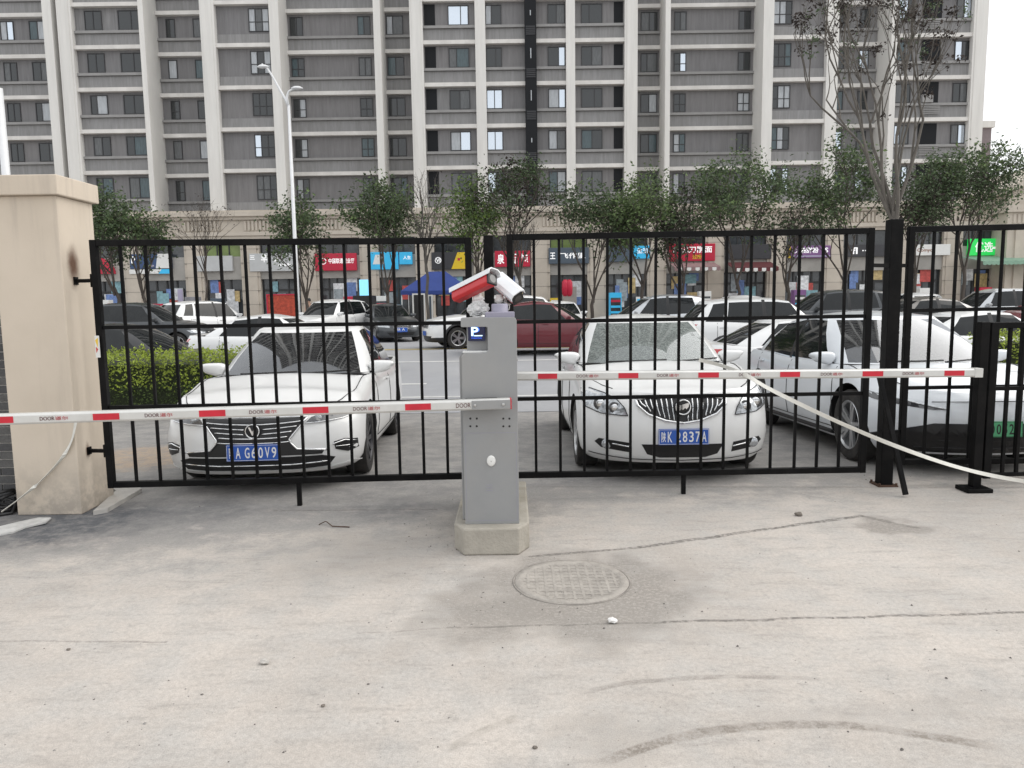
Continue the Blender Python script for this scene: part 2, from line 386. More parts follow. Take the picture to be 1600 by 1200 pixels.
g_ = mb.build('gravel', [mat('stone_dark', (0.13, 0.12, 0.11), 0.9), mat('stone_mid', (0.26, 0.25, 0.235), 0.9), mat('stone_light', (0.45, 0.43, 0.40), 0.9)])
tag(kind(g_, 'stuff'), 'loose grit and small stones scattered over the yard concrete', 'gravel')
# ------------------------------------------------------------------ gates and posts
M_black = mat('black_gate_paint', (0.003, 0.003, 0.0033), 0.5, var=0.3, scale=9, dirt=(0.03, 0.027, 0.025), dirt_amt=0.3, bump=0.08, bscale=120, spec=0.12)
M_rust = mat('rusty_steel', (0.07, 0.035, 0.02), 0.8, var=0.4, scale=30)
def gate_panel(name, label, TL, TR, zb_l, zb_r, nbars, rails, stile=0.05, bar=0.022, group=None, legs=(), frac0=None):
    t = thing(name, label, 'gate', (TL.x, TL.y, 0), 0, group)
    BL = Vector((TL.x, TL.y, zb_l)); BR = Vector((TR.x, TR.y, zb_r))
    up = (0, 1, 0); h = stile / 2
    def P(u, v): return (TL.lerp(TR, u)).lerp(BL.lerp(BR, u), v)       # v: 0 top, 1 bottom
    L = (TR - TL).length; e = h / L
    MB().beam(P(0, 0), P(0, 1), stile, stile, 0, up).build('stile', M_black, t, bevel=0.004)
    MB().beam(P(1, 0), P(1, 1), stile, stile, 0, up).build('stile', M_black, t, bevel=0.004)
    for v in (0, 1):
        dz = Vector((0, 0, -h if v == 0 else h))
        MB().beam(P(e, v) + dz, P(1 - e, v) + dz, stile * .96, stile * .96, 0, up).build('rail', M_black, t, bevel=0.004)
    for v in rails:
        MB().beam(P(e, v), P(1 - e, v), 0.03, 0.03, 0, up).build('rail', M_black, t, bevel=0.003)
    jr = random.Random(len(label))
    for k in range(1, nbars + 1):
        u = (k + jr.uniform(-.035, .035)) / (nbars + 1); u2 = u + jr.uniform(-.0012, .0012)
        MB().beam(P(u, 0) + Vector((0, 0, -stile)), P(u2, 1) + Vector((0, jr.uniform(-.003, .003), stile)), bar, bar, 0, up).build('bar', M_black, t, bevel=0.003)
    for u, zl in legs:
        p = P(u, 1); MB().beam((p.x, p.y, p.z), (p.x, p.y, zl), 0.035, 0.035, 0, up).build('support_leg', M_black, t, bevel=0.003)
    return t, P
TL, TR = at(146, 375, 5.78), at(731, 371, 5.84)
zl, zr = at(174, 762, 5.78).z, at(722, 748, 5.84).z
gl, PL = gate_panel('gate_leaf', 'black bar gate leaf hinged to the beige pillar', TL, TR, zl, zr, 14, (0.345, 0.668),
                    group='leaves of the double yard gate', legs=((0.515, 0.0),))
TL2, TR2 = at(796, 366, 5.95), at(1361, 356, 6.05)
gr, PR = gate_panel('gate_leaf', 'black bar gate leaf between grey cabinet and tall black post', TL2, TR2, at(804, 747, 5.95).z, at(1350, 738, 6.05).z, 14,
                    (0.352, 0.668), group='leaves of the double yard gate', legs=((0.485, 0.0),))
TL3, TR3 = at(1424, 354, 6.22), at(1750, 346, 6.3)
gate_panel('fence_panel', 'black bar fence panel right of the tall black post', TL3, TR3, at(1407, 726, 6.22).z, at(1750, 722, 6.3).z, 8, (0.345, 0.67))
# small plates and hinges that belong to the left leaf
for (px, py, X1) in ((120, 439, TL.x - .02), (145, 704, TL.x - .02)):
    p = at(px, py, 5.80); q = Vector((X1, 5.78, p.z))
    MB().beam((-3.390, 5.80, p.z), q, 0.028, 0.028, 0, (0, 1, 0)).build('hinge_arm', M_black, gl, bevel=0.003)
    MB().lathe([(0, -.05), (.022, -.05), (.022, .05), (0, .05)], (X1 - .005, 5.78, p.z), 'Z', 12).build('hinge_barrel', M_black, gl)
    MB().box(-3.396, -3.384, 5.775, 5.825, p.z - .03, p.z + .03).build('hinge_plate', M_black, gl)
sp_ = PL(0.003, 0.42)
pl = MB(); pl.box(sp_.x - .034, sp_.x - .002, 5.735, 5.745, sp_.z - .085, sp_.z + .085)
st_ = pl.build('warning_sticker', mat('sticker_white', (0.7, 0.7, 0.68), 0.4), gl)
MB().add([(sp_.x - .03, 5.7335, sp_.z + .05), (sp_.x - .006, 5.7335, sp_.z + .07), (sp_.x - .012, 5.7335, sp_.z - .01)], [(0, 1, 2)]).build('sticker_mark', mat('sticker_yellow', (0.75, 0.5, 0.05), 0.4), st_)
MB().add([(sp_.x - .028, 5.7335, sp_.z + .0), (sp_.x - .01, 5.7335, sp_.z - .02), (sp_.x - .026, 5.7335, sp_.z - .05)], [(0, 1, 2)]).build('sticker_mark', mat('sticker_red', (0.55, 0.05, 0.04), 0.4), st_)
# posts
def post(label, X, Y, w, ztop, plate=True, name='gate_post'):
    t = thing(name, label, 'post', (X, Y, 0))
    MB().box(X - w / 2, X + w / 2, Y - w / 2, Y + w / 2, 0.004, ztop).build('shaft', M_black, t, bevel=0.006)
    if plate:
        MB().box(X - w * .8, X + w * .8, Y - w * .8, Y + w * .8, 0.0, 0.012).build('base_plate', M_rust, t, bevel=0.002)
        for sx in (-1, 1):
            for sy in (-1, 1):
                MB().lathe([(0, .03), (.01, .03), (.01, .01), (0, .01)], (X + sx * w * .68, Y + sy * w * .68, 0), 'Z', 8).build('bolt', M_rust, t)
    return t
c1 = at(1389, 560, 6.2)
gp = post('tall square black gate post with a leaning brace, right end of the double gate', c1.x, 6.2, 0.105, at(1397, 343, 6.2).z)
for py in (415, 675):
    z = at(1400, py, 6.2).z
    MB().beam((TR2.x + .03, 6.08, z), (c1.x - .05, 6.17, z), 0.03, 0.03, 0, (0, 1, 0)).build('hinge_arm', M_black, gp)
    MB().beam((c1.x + .05, 6.2, z), (TL3.x - .02, 6.22, z), 0.03, 0.03, 0, (0, 1, 0)).build('hinge_arm', M_black, gp)
bt = at(1374, 588, 6.13); bb = ground(1415, 777)
MB().beam(bt, bb + Vector((0, 0, .02)), 0.035, 0.035, 0, (0, 1, 0)).build('brace', M_black, gp, bevel=0.003)
c2 = at(764, 430, 6.02)
post('black gate stop post behind the grey barrier cabinet', c2.x, 6.02, 0.078, at(764, 368, 6.02).z)
# low pedestrian gate at the right edge
lp = at(1529, 640, 5.98)
low = thing('pedestrian_gate', 'low black bar gate with its post at the right edge of the photo', 'gate', (lp.x, 5.98, 0))
ztop = at(1535, 503, 5.98).z
MB().box(lp.x - .035, lp.x + .035, 5.945, 6.015, 0.03, ztop).build('stile', M_black, low, bevel=0.004)
MB().box(lp.x - .12, lp.x + .09, 5.87, 6.05, 0.0, 0.035).build('base_plate', M_black, low, bevel=0.006)
s2 = lp.x + .085
MB().box(s2 - .025, s2 + .035, 5.96, 6.02, 0.10, ztop - .005).build('stile', M_black, low, bevel=0.004)
MB().box(s2 + .035, s2 + 1.1, 5.965, 6.015, ztop - .055, ztop - .005).build('rail', M_black, low, bevel=0.004)
for z in (at(1575, 607, 5.98).z, 0.13): MB().box(s2 + .035, s2 + 1.1, 5.975, 6.005, z - .016, z + .016).build('rail', M_black, low, bevel=0.003)
for k in range(1, 9):
    x = s2 + .03 + k * .115; MB().box(x - .013, x + .013, 5.977, 6.003, 0.146, ztop - .055).build('bar', M_black, low, bevel=0.003)
MB().box(s2 + 1.1, s2 + 1.16, 5.96, 6.02, 0.004, ztop).build('stile', M_black, low, bevel=0.004)
# ------------------------------------------------------------------ barrier cabinet
M_grey = mat('cabinet_grey', (0.275, 0.28, 0.283), 0.42, var=0.05, scale=4, bump=0.05, bscale=300, spec=0.4, dirt=(0.33, 0.31, 0.28), dirt_amt=0.35)
M_greyd = mat('cabinet_lilac_grey', (0.27, 0.26, 0.33), 0.5, var=0.05)
M_blk = mat('black_plastic', (0.012, 0.012, 0.012), 0.45)
M_wplas = mat('white_plastic', (0.72, 0.72, 0.70), 0.45, var=0.06, scale=20)
M_steel = mat('zinc_steel', (0.55, 0.55, 0.54), 0.35, metal=0.9, var=0.1, scale=20)
M_base = mat('cast_concrete', (0.36, 0.335, 0.29), 0.9, var=0.14, scale=5, bump=0.3, bscale=50, dirt=(0.20, 0.18, 0.13), dirt_amt=0.9)
M_basetop = M_base
YF = 4.66
A0, A1 = at(722, 600, YF).x, at(808.5, 600, YF).x
cz0 = 0.177; cz1 = at(765, 496, YF).z
CABX = 0
cab = thing('barrier_cabinet', 'grey steel parking barrier cabinet with lit P screen on a concrete plinth', 'barrier', ((A0 + A1) / 2, 5.0, cz0))
base = MB(); b0, b1 = -.392, .100
poly = [(-.325, 4.562), (.030, 4.562), (b1, 4.70), (b1, 5.80), (b0, 5.80), (b0, 4.70)]
base.prism(poly, lambda u, v, d: (u, v, d), 0.0, cz0)
tag(base.build('concrete_plinth', M_base, bevel=0.012), 'concrete plinth with chamfered corners under the grey barrier cabinet', 'plinth')
# front door panel with the notch that shows the screen
nx, nz0, nz1 = at(762, 530, YF).x, at(740, 552, YF).z, at(740, 511, YF).z
r_ = 0.022
pan = [(A0, cz0), (A1, cz0), (A1, cz1 - r_), (A1 - .007, cz1 - .007), (A1 - r_, cz1), (A0 + .006, cz1), (A0, cz1 - .006), (A0, nz1 + .004), (A0 + .004, nz1), (nx - .006, nz1), (nx, nz1 - .006),
       (nx, nz0 + r_), (nx - .007, nz0 + .007), (nx - r_, nz0), (A0 + r_, nz0), (A0 + .006, nz0 - .007), (A0, nz0 - r_)]
MB().prism(pan, lambda u, v, d: (u, d, v), YF, YF + .10).build('front_panel', M_grey, cab, bevel=0.004)
MB().box(A0 - .022, A1 - .012, YF + .10, YF + .44, cz0 + .002, nz0 - .02).build('housing', M_grey, cab, bevel=0.006)
MB().box(A0 + .03, A1 - .012, YF + .102, YF + .44, nz0 - .02, cz1 - .004).build('housing_top', M_grey, cab, bevel=0.006)
MB().box(A0 + .006, nx - .002, YF + .03, YF + .10, nz0 + .0, nz0 + .012).build('recess_ledge', M_wplas, cab, bevel=0.003)
s0, s1, sz0, sz1 = at(731, 520, YF + .05).x, at(757.5, 520, YF + .05).x, at(745, 533, YF + .05).z, at(745, 510.5, YF + .05).z
scr = MB().box(s0, s1, YF + .075, YF + .101, sz0, sz1 + .01).build('screen', mat('screen_black', (0.004, 0.005, 0.01), 0.15, emit=(0.002, 0.004, 0.03), estr=1.0), cab, bevel=0.002)
M_led = mat('screen_white', (0.1, 0.1, 0.1), 0.4, emit=(0.55, 0.80, 1.0), estr=1.6)
M_ledb = mat('screen_blue', (0.0, 0.02, 0.1), 0.4, emit=(0.03, 0.13, 0.9), estr=1.3)
sw, sh = s1 - s0, sz1 - sz0; yy = YF + .0735
text('P', M_led, (s0 + sw * .40, yy, sz0 + sh * .66), (1, 0, 0), (0, 0, 1), sw * .42, sh * .62, scr, bold=.02)
text('P', M_ledb, (s0 + sw * .43, yy + .0008, sz0 + sh * .66), (1, 0, 0), (0, 0, 1), sw * .50, sh * .66, scr, bold=.03)
MB().box(s0 + sw * .35, s0 + sw * .85, yy - .001, yy, sz0 + sh * .33, sz0 + sh * .40).build('screen_line', M_led, scr)
text('PARKING', M_ledb, (s0 + sw * .5, yy, sz0 + sh * .20), (1, 0, 0), (0, 0, 1), sw * .6, sh * .09, scr)
for px in (735, 745, 786.5, 796):
    for py in (654, 666):
        p = at(px, py, YF); MB().lathe([(0, -.002), (.0065, -.002), (.0065, .0), ], (p.x, YF, p.z), 'Y', 12).build('bolt_hole', M_blk, cab)
p = at(767.5, 720, YF)
key = MB(); key.lathe([(0, -.012), (.020, -.012), (.026, -.009), (.027, 0)], (0, 0, 0), 'Y', 20)
key.v = [(x * 1.05 + p.x, y + YF, z * 1.35 + p.z) for x, y, z in key.v]; k_ = key.build('lock_cover', M_wplas, cab)
MB().lathe([(0, -.0135), (.004, -.0135), (.004, -.011)], (p.x, YF, p.z), 'Y', 8).build('keyhole', M_steel, k_)
for (xa_, xb_, za_, zb_) in ((A0 + .012, A1 - .012, cz0 + .60, cz0 + .602), (A0 + .012, A1 - .012, cz0 + .022, cz0 + .024), (A0 + .012, A0 + .014, cz0 + .024, cz0 + .60), (A1 - .014, A1 - .012, cz0 + .024, cz0 + .60)):
    MB().box(xa_, xb_, YF - .0007, YF + .0003, za_, zb_).build('door_seam', M_greyd, cab)
for dz in (0.0, .018, .036):
    q = at(765, 766, YF); MB().box(q.x - .022, q.x + .02, YF - .0012, YF, q.z + dz - .003, q.z + dz).build('vent_slot', M_greyd, cab)
q = at(720, 672, YF + .2); MB().box(A0 - .026, A0 - .022, YF + .16, YF + .2, q.z - .03, q.z + .04).build('side_lock', M_blk, cab)
tp = MB().box(A0 + .155, A1 - .012, YF + .02, YF + .40, cz1 - .003, cz1 + .032).build('top_plate', M_greyd, cab, bevel=0.004)
tx = at(781, 485, YF + .15)
MB().lathe([(0.0, .085), (.048, .085), (.054, .078), (.054, .03), (.06, .03)], (tx.x, YF + .15, cz1), 'Z', 24).build('camera_socket', M_greyd, cab)
# second cabinet that carries the right-hand boom
cab2 = thing('barrier_cabinet', 'grey barrier cabinet standing behind the one with the screen, mostly hidden', 'barrier', ((A0 + A1) / 2, 5.5, cz0))
zz2 = 1.18
MB().box(A0 + .06, A1 + .0, 5.36, 5.66, cz0, zz2).build('housing', M_grey, cab2, bevel=0.01)
MB().box(A0 + .05, A1 + .01, 5.35, 5.67, zz2, zz2 + .02).build('lid', M_grey, cab2, bevel=0.006)
# ------------------------------------------------------------------ booms
M_alu = mat('boom_aluminium', (0.60, 0.60, 0.58), 0.38, metal=0.25, var=0.06, scale=6, dirt=(0.36, 0.35, 0.33), dirt_amt=0.35)
M_red = mat('boom_red', (0.52, 0.012, 0.03), 0.4, var=0.12, scale=12)
M_txr = mat('boom_lettering', (0.10, 0.03, 0.03), 0.5)
M_txr2 = mat('boom_lettering_red', (0.42, 0.04, 0.05), 0.5)
def boom(label, p, q, h, stripes, words, group):
    p, q = Vector(p), Vector(q); a = (q - p).normalized(); L = (q - p).length
    nrm = Vector((a.y, -a.x, 0)).normalized()
    if nrm.y > 0: nrm = -nrm
    upv = nrm.cross(a)
    if upv.z < 0: upv = -upv
    t = thing('barrier_boom', label, 'barrier boom', (p.x, p.y, p.z - h / 2), 0, group)
    body = MB(); r = h * .17; d = .036
    pf = [(-d, -h / 2 + r), (-d + r, -h / 2), (d - r, -h / 2), (d, -h / 2 + r), (d, h / 2 - r), (d - r, h / 2), (-d + r, h / 2), (-d, h / 2 - r)]
    body.prism(pf, lambda u, v, s_: p + nrm * u + upv * v + a * s_, 0, L)
    body.build('arm', M_alu, t, bevel=0.003)
    rt = a if a.x > 0 else -a
    for s0_, s1_ in stripes:
        m_ = MB(); m_.obox(p + a * (s0_ + s1_) / 2 + nrm * (d + .0008), a * (s1_ - s0_) / 2, nrm * .0008, upv * h * .30)
        m_.build('red_stripe', M_red, t)
    for s0_ in words:
        c = p + a * s0_ + nrm * (d + .001)
        text('DOOR', M_txr, c - rt * .035, rt, upv, .085, h * .34, t, bold=.0)
        text('道尔', M_txr2, c + rt * .050, rt, upv, .075, h * .34, t)
    return t, a, nrm, upv, d, rt
# left boom: from the cabinet front out past the left edge of the frame
pe = at(797, 630, YF - .075); pw = at(0, 655, 4.42); pw = pe + (pw - pe) * 1.35
LBoom = (pw - pe).length; H1 = .066
def s_on(px, py, p0, p1):     # distance along a boom where the pixel's ray meets it
    d = ray(px, py); a = (p1 - p0).normalized(); nn = Vector((a.y, -a.x, 0)); t = (p0 - CAM).dot(nn) / d.dot(nn); return (CAM + d * t - p0).dot(a)
ST = [(674, 634), (515, 475), (355, 314), (190, 149), (25, -20), (-140, -185)]
WD = [573, 412, 250, 87, -80]
bm1, a1, n1_, u1, d1, r1 = boom('red and white parking boom reaching left past the beige pillar', pe, pw, H1,
    [(s_on(x1, 640, pe, pw), s_on(x0, 640, pe, pw)) for x1, x0 in ST], [s_on(x, 640, pe, pw) for x in WD], 'barrier booms')
c = pe + a1 * s_on(724, 633, pe, pw) + n1_ * (d1 + .001); text('DOOR', M_txr, c, r1, u1, .09, H1 * .42, bm1)
sl = s_on(737, 633, pe, pw)
MB().obox(pe + a1 * sl / 2 + n1_ * (d1 + .003), a1 * (sl / 2), n1_ * .003, u1 * H1 * .42).build('clamp_plate', M_grey, bm1, bevel=0.002)
for px in (742, 786):
    cc = pe + a1 * s_on(px, 631, pe, pw) + n1_ * (d1 + .012)
    MB().obox(cc, a1 * .008, n1_ * .007, u1 * .008).build('bolt', M_steel, bm1, bevel=0.004)
MB().obox(pe - a1 * .004, a1 * .004, n1_ * d1, u1 * H1 * .5).build('end_cap', M_red, bm1, bevel=0.002)
MB().obox(pe + a1 * .18 - n1_ * .045, a1 * .1, n1_ * .028, u1 * H1 * .46).build('pivot_block', M_blk, bm1)
# right boom
pr0, pr1 = at(806, 587.5, 5.52), at(1531, 582, 5.60)
ST2 = [(840, 870), (965, 996), (1089, 1121), (1216, 1247), (1344, 1376), (1471, 1502)]
WD2 = [916, 1041, 1168, 1295, 1422]
bm2, a2, n2_, u2, d2_, r2_ = boom('red and white parking boom reaching right from the cabinet', pr0, pr1, H1,
    [(s_on(x0, 585, pr0, pr1), s_on(x1, 585, pr0, pr1)) for x0, x1 in ST2], [s_on(x, 585, pr0, pr1) for x in WD2], 'barrier booms')
MB().obox(pr1 - a2 * .03, a2 * .032, n2_ * .039, u2 * H1 * .53).build('end_cap', M_alu, bm2, bevel=0.004)
# ------------------------------------------------------------------ plate-reading cameras on top of the cabinet
M_cred = mat('camera_red', (0.50, 0.012, 0.018), 0.35, var=0.06, coat=0.3)
M_cwhite = mat('camera_white', (0.74, 0.76, 0.78), 0.35, var=0.05, coat=0.2)
M_lens = mat('lens_glass', (0.004, 0.004, 0.006), 0.05, coat=1.0)
def lpr(label, A, B, roll, h, wd, lens_at_b):
    t = thing('plate_camera', label, 'camera', A.lerp(B, .5), 0, 'plate-reading cameras on the cabinet')
    a = (B - A).normalized(); sd = a.cross(Vector((0, 0, 1))).normalized(); up = sd.cross(a).normalized()
    if up.z < 0: up = -up
    q = Matrix.Rotation(roll, 3, a); sd = q @ sd; up = q @ up
    L = (B - A).length; c = A.lerp(B, .5)
    fr = 1 if lens_at_b else -1
    def fn(u, v, d): return c + sd * u + up * v + a * d
    hw, hh = wd / 2, h / 2
    body = [(-hw * .86, -hh + .018), (-hw * .5, -hh), (hw * .5, -hh), (hw * .86, -hh + .018), (hw * .86, hh * .45), (-hw * .86, hh * .45)]
    MB().prism(body, fn, -L * .47, L * .46).build('body', M_cred, t, bevel=0.006)
    sh = [(-hw, hh * .15), (-hw - .004, hh * .15), (-hw - .004, hh * .75), (-hw * .6, hh * 1.02), (hw * .6, hh * 1.02), (hw + .004, hh * .75), (hw + .004, hh * .15), (hw, hh * .15), (hw * .9, hh * .62), (hw * .5, hh * .86), (-hw * .5, hh * .86), (-hw * .9, hh * .62)]
    MB().prism(sh, fn, -L * .53 if fr < 0 else -L * .50, L * .50 if fr < 0 else L * .56).build('sun_shield', M_cwhite, t, bevel=0.003)
    e = L * .48 * fr
    MB().prism([(-hw * .82, -hh * .9), (hw * .82, -hh * .9), (hw * .82, hh * .5), (-hw * .82, hh * .5)], fn, e - .012 * fr, e + .006 * fr).build('front_bezel', M_blk, t, bevel=0.006)
    g = MB(); cc = fn(0, -hh * .2, e + .007 * fr)
    ring = [cc + (sd * math.cos(x * math.pi / 12) + up * math.sin(x * math.pi / 12)) * hh * .5 for x in range(24)]
    g.add(ring, [tuple(range(24))]); g.build('lens', M_lens, t)
    return t
mA = lpr('red and white plate camera pointing up towards the viewer, left one on the cabinet', at(711, 462, 5.06), at(770, 433, 4.82), R(-14), .108, .10, True)
mB = lpr('red and white plate camera tilted down to the right, right one on the cabinet', at(777, 438, 5.04), at(809, 465, 4.87), R(38), .104, .104, True)
for cm, (px, py, Y), zt in ((mA, (747, 470, 4.96), .05), (mB, (781, 472, 4.95), .04)):
    p = at(px, py, Y)
    MB().lathe([(0, .05), (.022, .05), (.026, .03), (.034, .03), (.034, .0), (.02, -.004), (.02, -.05), (.03, -.06), (0, -.06)], p, 'Z', 16).build('mount', M_wplas, cm)
    MB().tube([p + Vector((0, 0, -.05)), Vector((p.x, p.y, cz1 + .03))], .014, 10).build('stem', M_steel, cm)
# tangle of thin cables by the right camera
rs = random.Random(8)
for k in range(4):
    p = at(789, 466, 4.90 + k * .012); e = Vector((p.x - .02 + k * .012, 4.93, cz1 + .034)); mid = [p]
    for i in range(1, 6): mid.append(p.lerp(e, i / 6) + Vector((rs.uniform(-.025, .03), rs.uniform(-.02, .02), rs.uniform(-.01, .015))))
    MB().tube(mid + [e], .0035, 6).build('cable', mat('cable_%d' % k, (0.62, 0.62, 0.6) if k != 1 else (0.03, 0.03, 0.03), 0.5), mB)
# crumpled plastic bag round the left mount
bagm, nt_, b_ = _nodes('clear_plastic_bag'); b_.inputs['Base Color'].default_value = (0.66, 0.67, 0.67, 1); b_.inputs['Roughness'].default_value = 0.25
b_.inputs['Alpha'].default_value = 0.8
bm = bmesh.new(); bmesh.ops.create_icosphere(bm, subdivisions=4, radius=1.0)
c = at(748, 487, 4.93)
for v in bm.verts:
    n = v.co.copy(); k = 1 + .42 * mnoise.noise(n * 1.6 + Vector((3, 1, 7))) + .22 * abs(mnoise.noise(n * 4.2)) - .12 * abs(mnoise.noise(n * 8 + Vector((9, 2, 4))))
    v.co = c + Vector((n.x * .068, n.y * .055, max(n.z, -.62) * .058 if n.z < 0 else n.z * .062)) * k
me = bpy.data.meshes.new('plastic_bag'); bm.to_mesh(me); bm.free()
zmin = min(v.co.z for v in me.vertices)
for v in me.vertices: v.co.z += cz1 + .0005 - zmin
tag(obj('plastic_bag', me, bagm), 'crumpled clear plastic bag on top of the cabinet under the left camera', 'plastic bag')
# ------------------------------------------------------------------ pillar at the left
def pillar_material():
    mt, nt, b = _nodes('beige_render'); g = NG(nt)
    geo = g.n('ShaderNodeNewGeometry'); P = geo.outputs['Position']
    n1 = g.noise(P, 1.4, 6); n2 = g.noise(P, 9, 6, .7); mp = g.n('ShaderNodeMapping'); mp.inputs['Scale'].default_value = (9, 9, .8); g.L(P, mp.inputs[0]); n3 = g.noise(mp.outputs[0], 1.0, 5, .65)
    col = g.mix(g.rng(n1, .3, .7), (0.545, 0.475, 0.39), (0.60, 0.525, 0.435))
    col = g.mix(g.rng(n3, .52, .74, 0, .3), col, (0.44, 0.385, 0.325))
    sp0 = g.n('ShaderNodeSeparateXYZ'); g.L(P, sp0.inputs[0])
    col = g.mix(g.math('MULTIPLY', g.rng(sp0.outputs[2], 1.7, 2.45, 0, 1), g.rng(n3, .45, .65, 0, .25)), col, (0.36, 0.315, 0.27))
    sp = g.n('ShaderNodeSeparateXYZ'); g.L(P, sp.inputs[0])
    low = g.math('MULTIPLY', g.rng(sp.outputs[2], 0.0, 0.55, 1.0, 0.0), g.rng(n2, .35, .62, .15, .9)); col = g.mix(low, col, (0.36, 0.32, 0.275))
    for (px, py, rr, dz) in ((117, 425, .17, .05), (143, 703, .07, 0)):
        c = at(px, py, 5.79)
        dv = g.vmath('MULTIPLY', g.vmath('SUBTRACT', P, (-3.395, c.y, c.z + dz)), (1, 1.6, .8))
        dist = g.math('ADD', g.vmath('LENGTH', dv), g.math('MULTIPLY', g.math('SUBTRACT', n2, .5), .09))
        col = g.mix(g.rng(dist, rr * .15, rr, .95, 0), col, (0.10, 0.05, 0.03))
    g.L(col, b.inputs['Base Color']); b.inputs['Roughness'].default_value = .85; b.inputs['Specular IOR Level'].default_value = .25
    bp = g.n('ShaderNodeBump'); bp.inputs['Strength'].default_value = .15; bp.inputs['Distance'].default_value = .01; g.L(n2, bp.inputs['Height']); g.L(bp.outputs[0], b.inputs['Normal'])
    return mt
M_beige = pillar_material()
zc0, zc1 = at(82, 304, 5.6).z, at(80, 272, 5.6).z
PX0 = at(26, 785, 5.64).x
pil = thing('gate_pillar', 'beige rendered gate pillar with flat cap, left edge of the photo', 'pillar', (-3.55, 5.85, 0))
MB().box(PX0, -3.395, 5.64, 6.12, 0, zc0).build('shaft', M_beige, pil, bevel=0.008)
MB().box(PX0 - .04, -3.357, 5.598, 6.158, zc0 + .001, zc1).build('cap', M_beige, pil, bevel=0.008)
# brick wall running left from the pillar
bw = thing('brick_wall', 'dark grey brick wall with pale joints beside the beige pillar', 'wall', (-4.5, 5.9, 0))
MB().box(-5.9, PX0 - .002, 5.86, 6.08, 0, 2.02).build('mortar_core', mat('mortar', (0.50, 0.48, 0.45), 0.95, var=.1, scale=20), bw)
mbr = [mat('brick_grey_%d' % i, c, 0.85, var=.2, scale=15, bump=.3) for i, c in enumerate(((0.085, 0.085, 0.085), (0.11, 0.108, 0.105), (0.07, 0.07, 0.072)))]
brick = MB().box(0, .235, -.012, .06, 0, .058).mesh('brick'); half = MB().box(0, .112, -.012, .06, 0, .058).mesh('brick')
rs = random.Random(2); brick.materials.append(mbr[0]); half.materials.append(mbr[0])
for r in range(30):
    x = PX0 - .006; row0 = True
    while x > -5.0:
        me_ = half if (row0 and r % 2) else brick; wd = .112 if me_ is half else .235; row0 = False
        o = bpy.data.objects.new('brick', me_); COL.objects.link(o); attach(o, bw)
        o.location = (x - wd, 5.86 + rs.uniform(-.002, .002), .006 + r * .067)
        o.material_slots[0].link = 'OBJECT'; o.material_slots[0].material = rs.choice(mbr)
        x -= wd + .010
# concrete edging at the pillar foot
kp = [ground(146, 805), ground(168, 801), ground(222, 769), ground(205, 761), ground(172, 767), ground(182, 772)]
MB().prism([(p.x, p.y) for p in kp], lambda u, v, d: (u, v, d), 0.0, .035).build('x', M_conc)
o = bpy.data.objects['x']; o.name = 'edging_stone'; o.data.name = 'edging_stone'; tag(o, 'pale concrete edging stone lying at the foot of the beige pillar', 'kerb stone')
# white straps
M_strap = mat('white_strap', (0.66, 0.65, 0.60), 0.6, var=.08, scale=20)
def ribbon(name, pts, w, wdir, mt, th=.003):
    pts = [Vector(p) for p in pts]; fine = []
    for i in range(len(pts) - 1):
        p0, p1, p2, p3 = pts[max(i - 1, 0)], pts[i], pts[i + 1], pts[min(i + 2, len(pts) - 1)]
        for k in range(6):
            t = k / 6; fine.append(.5 * ((2 * p1) + (p2 - p0) * t + (2 * p0 - 5 * p1 + 4 * p2 - p3) * t * t + (3 * p1 - p0 - 3 * p2 + p3) * t ** 3))
    fine.append(pts[-1]); mb = MB(); n = len(fine); vs = []
    for i, p in enumerate(fine):
        tw = Vector(wdir); tw = (Matrix.Rotation(.5 * math.sin(i * .31), 3, 'X') @ tw); tg = (fine[min(i + 1, n - 1)] - fine[max(i - 1, 0)]).normalized()
        a = (tw - tg * tw.dot(tg)).normalized(); b = tg.cross(a)
        for s, q in ((-1, -1), (1, -1), (1, 1), (-1, 1)): vs.append(p + a * s * w / 2 + b * q * th / 2)
    fs = [(i * 4 + j, i * 4 + (j + 1) % 4, i * 4 + 4 + (j + 1) % 4, i * 4 + 4 + j) for i in range(n - 1) for j in range(4)]
    mb.add(vs, fs, 0, False); return mb.build(name, mt)
o = ribbon('strap', [at(1092, 562, 5.90), at(1130, 572, 5.80), at(1165, 586, 5.50), at(1205, 609, 5.44), at(1300, 655, 5.42), at(1400, 697, 5.45), at(1500, 731, 5.50), at(1600, 752, 5.58), at(1750, 772, 5.72)],
           .030, (0, 0, 1), M_strap)
tag(o, 'long white strap slung from the right gate across the boom towards the right edge', 'strap')
o = ribbon('strap', [at(119, 655, 5.62), at(112, 688, 5.625), at(95, 718, 5.625), at(60, 755, 5.62), at(28, 781, 5.58), at(2, 800, 5.50)], .026, (1, 0, 1), M_strap)
tag(o, 'short pale strap curving down the front of the beige pillar', 'strap')
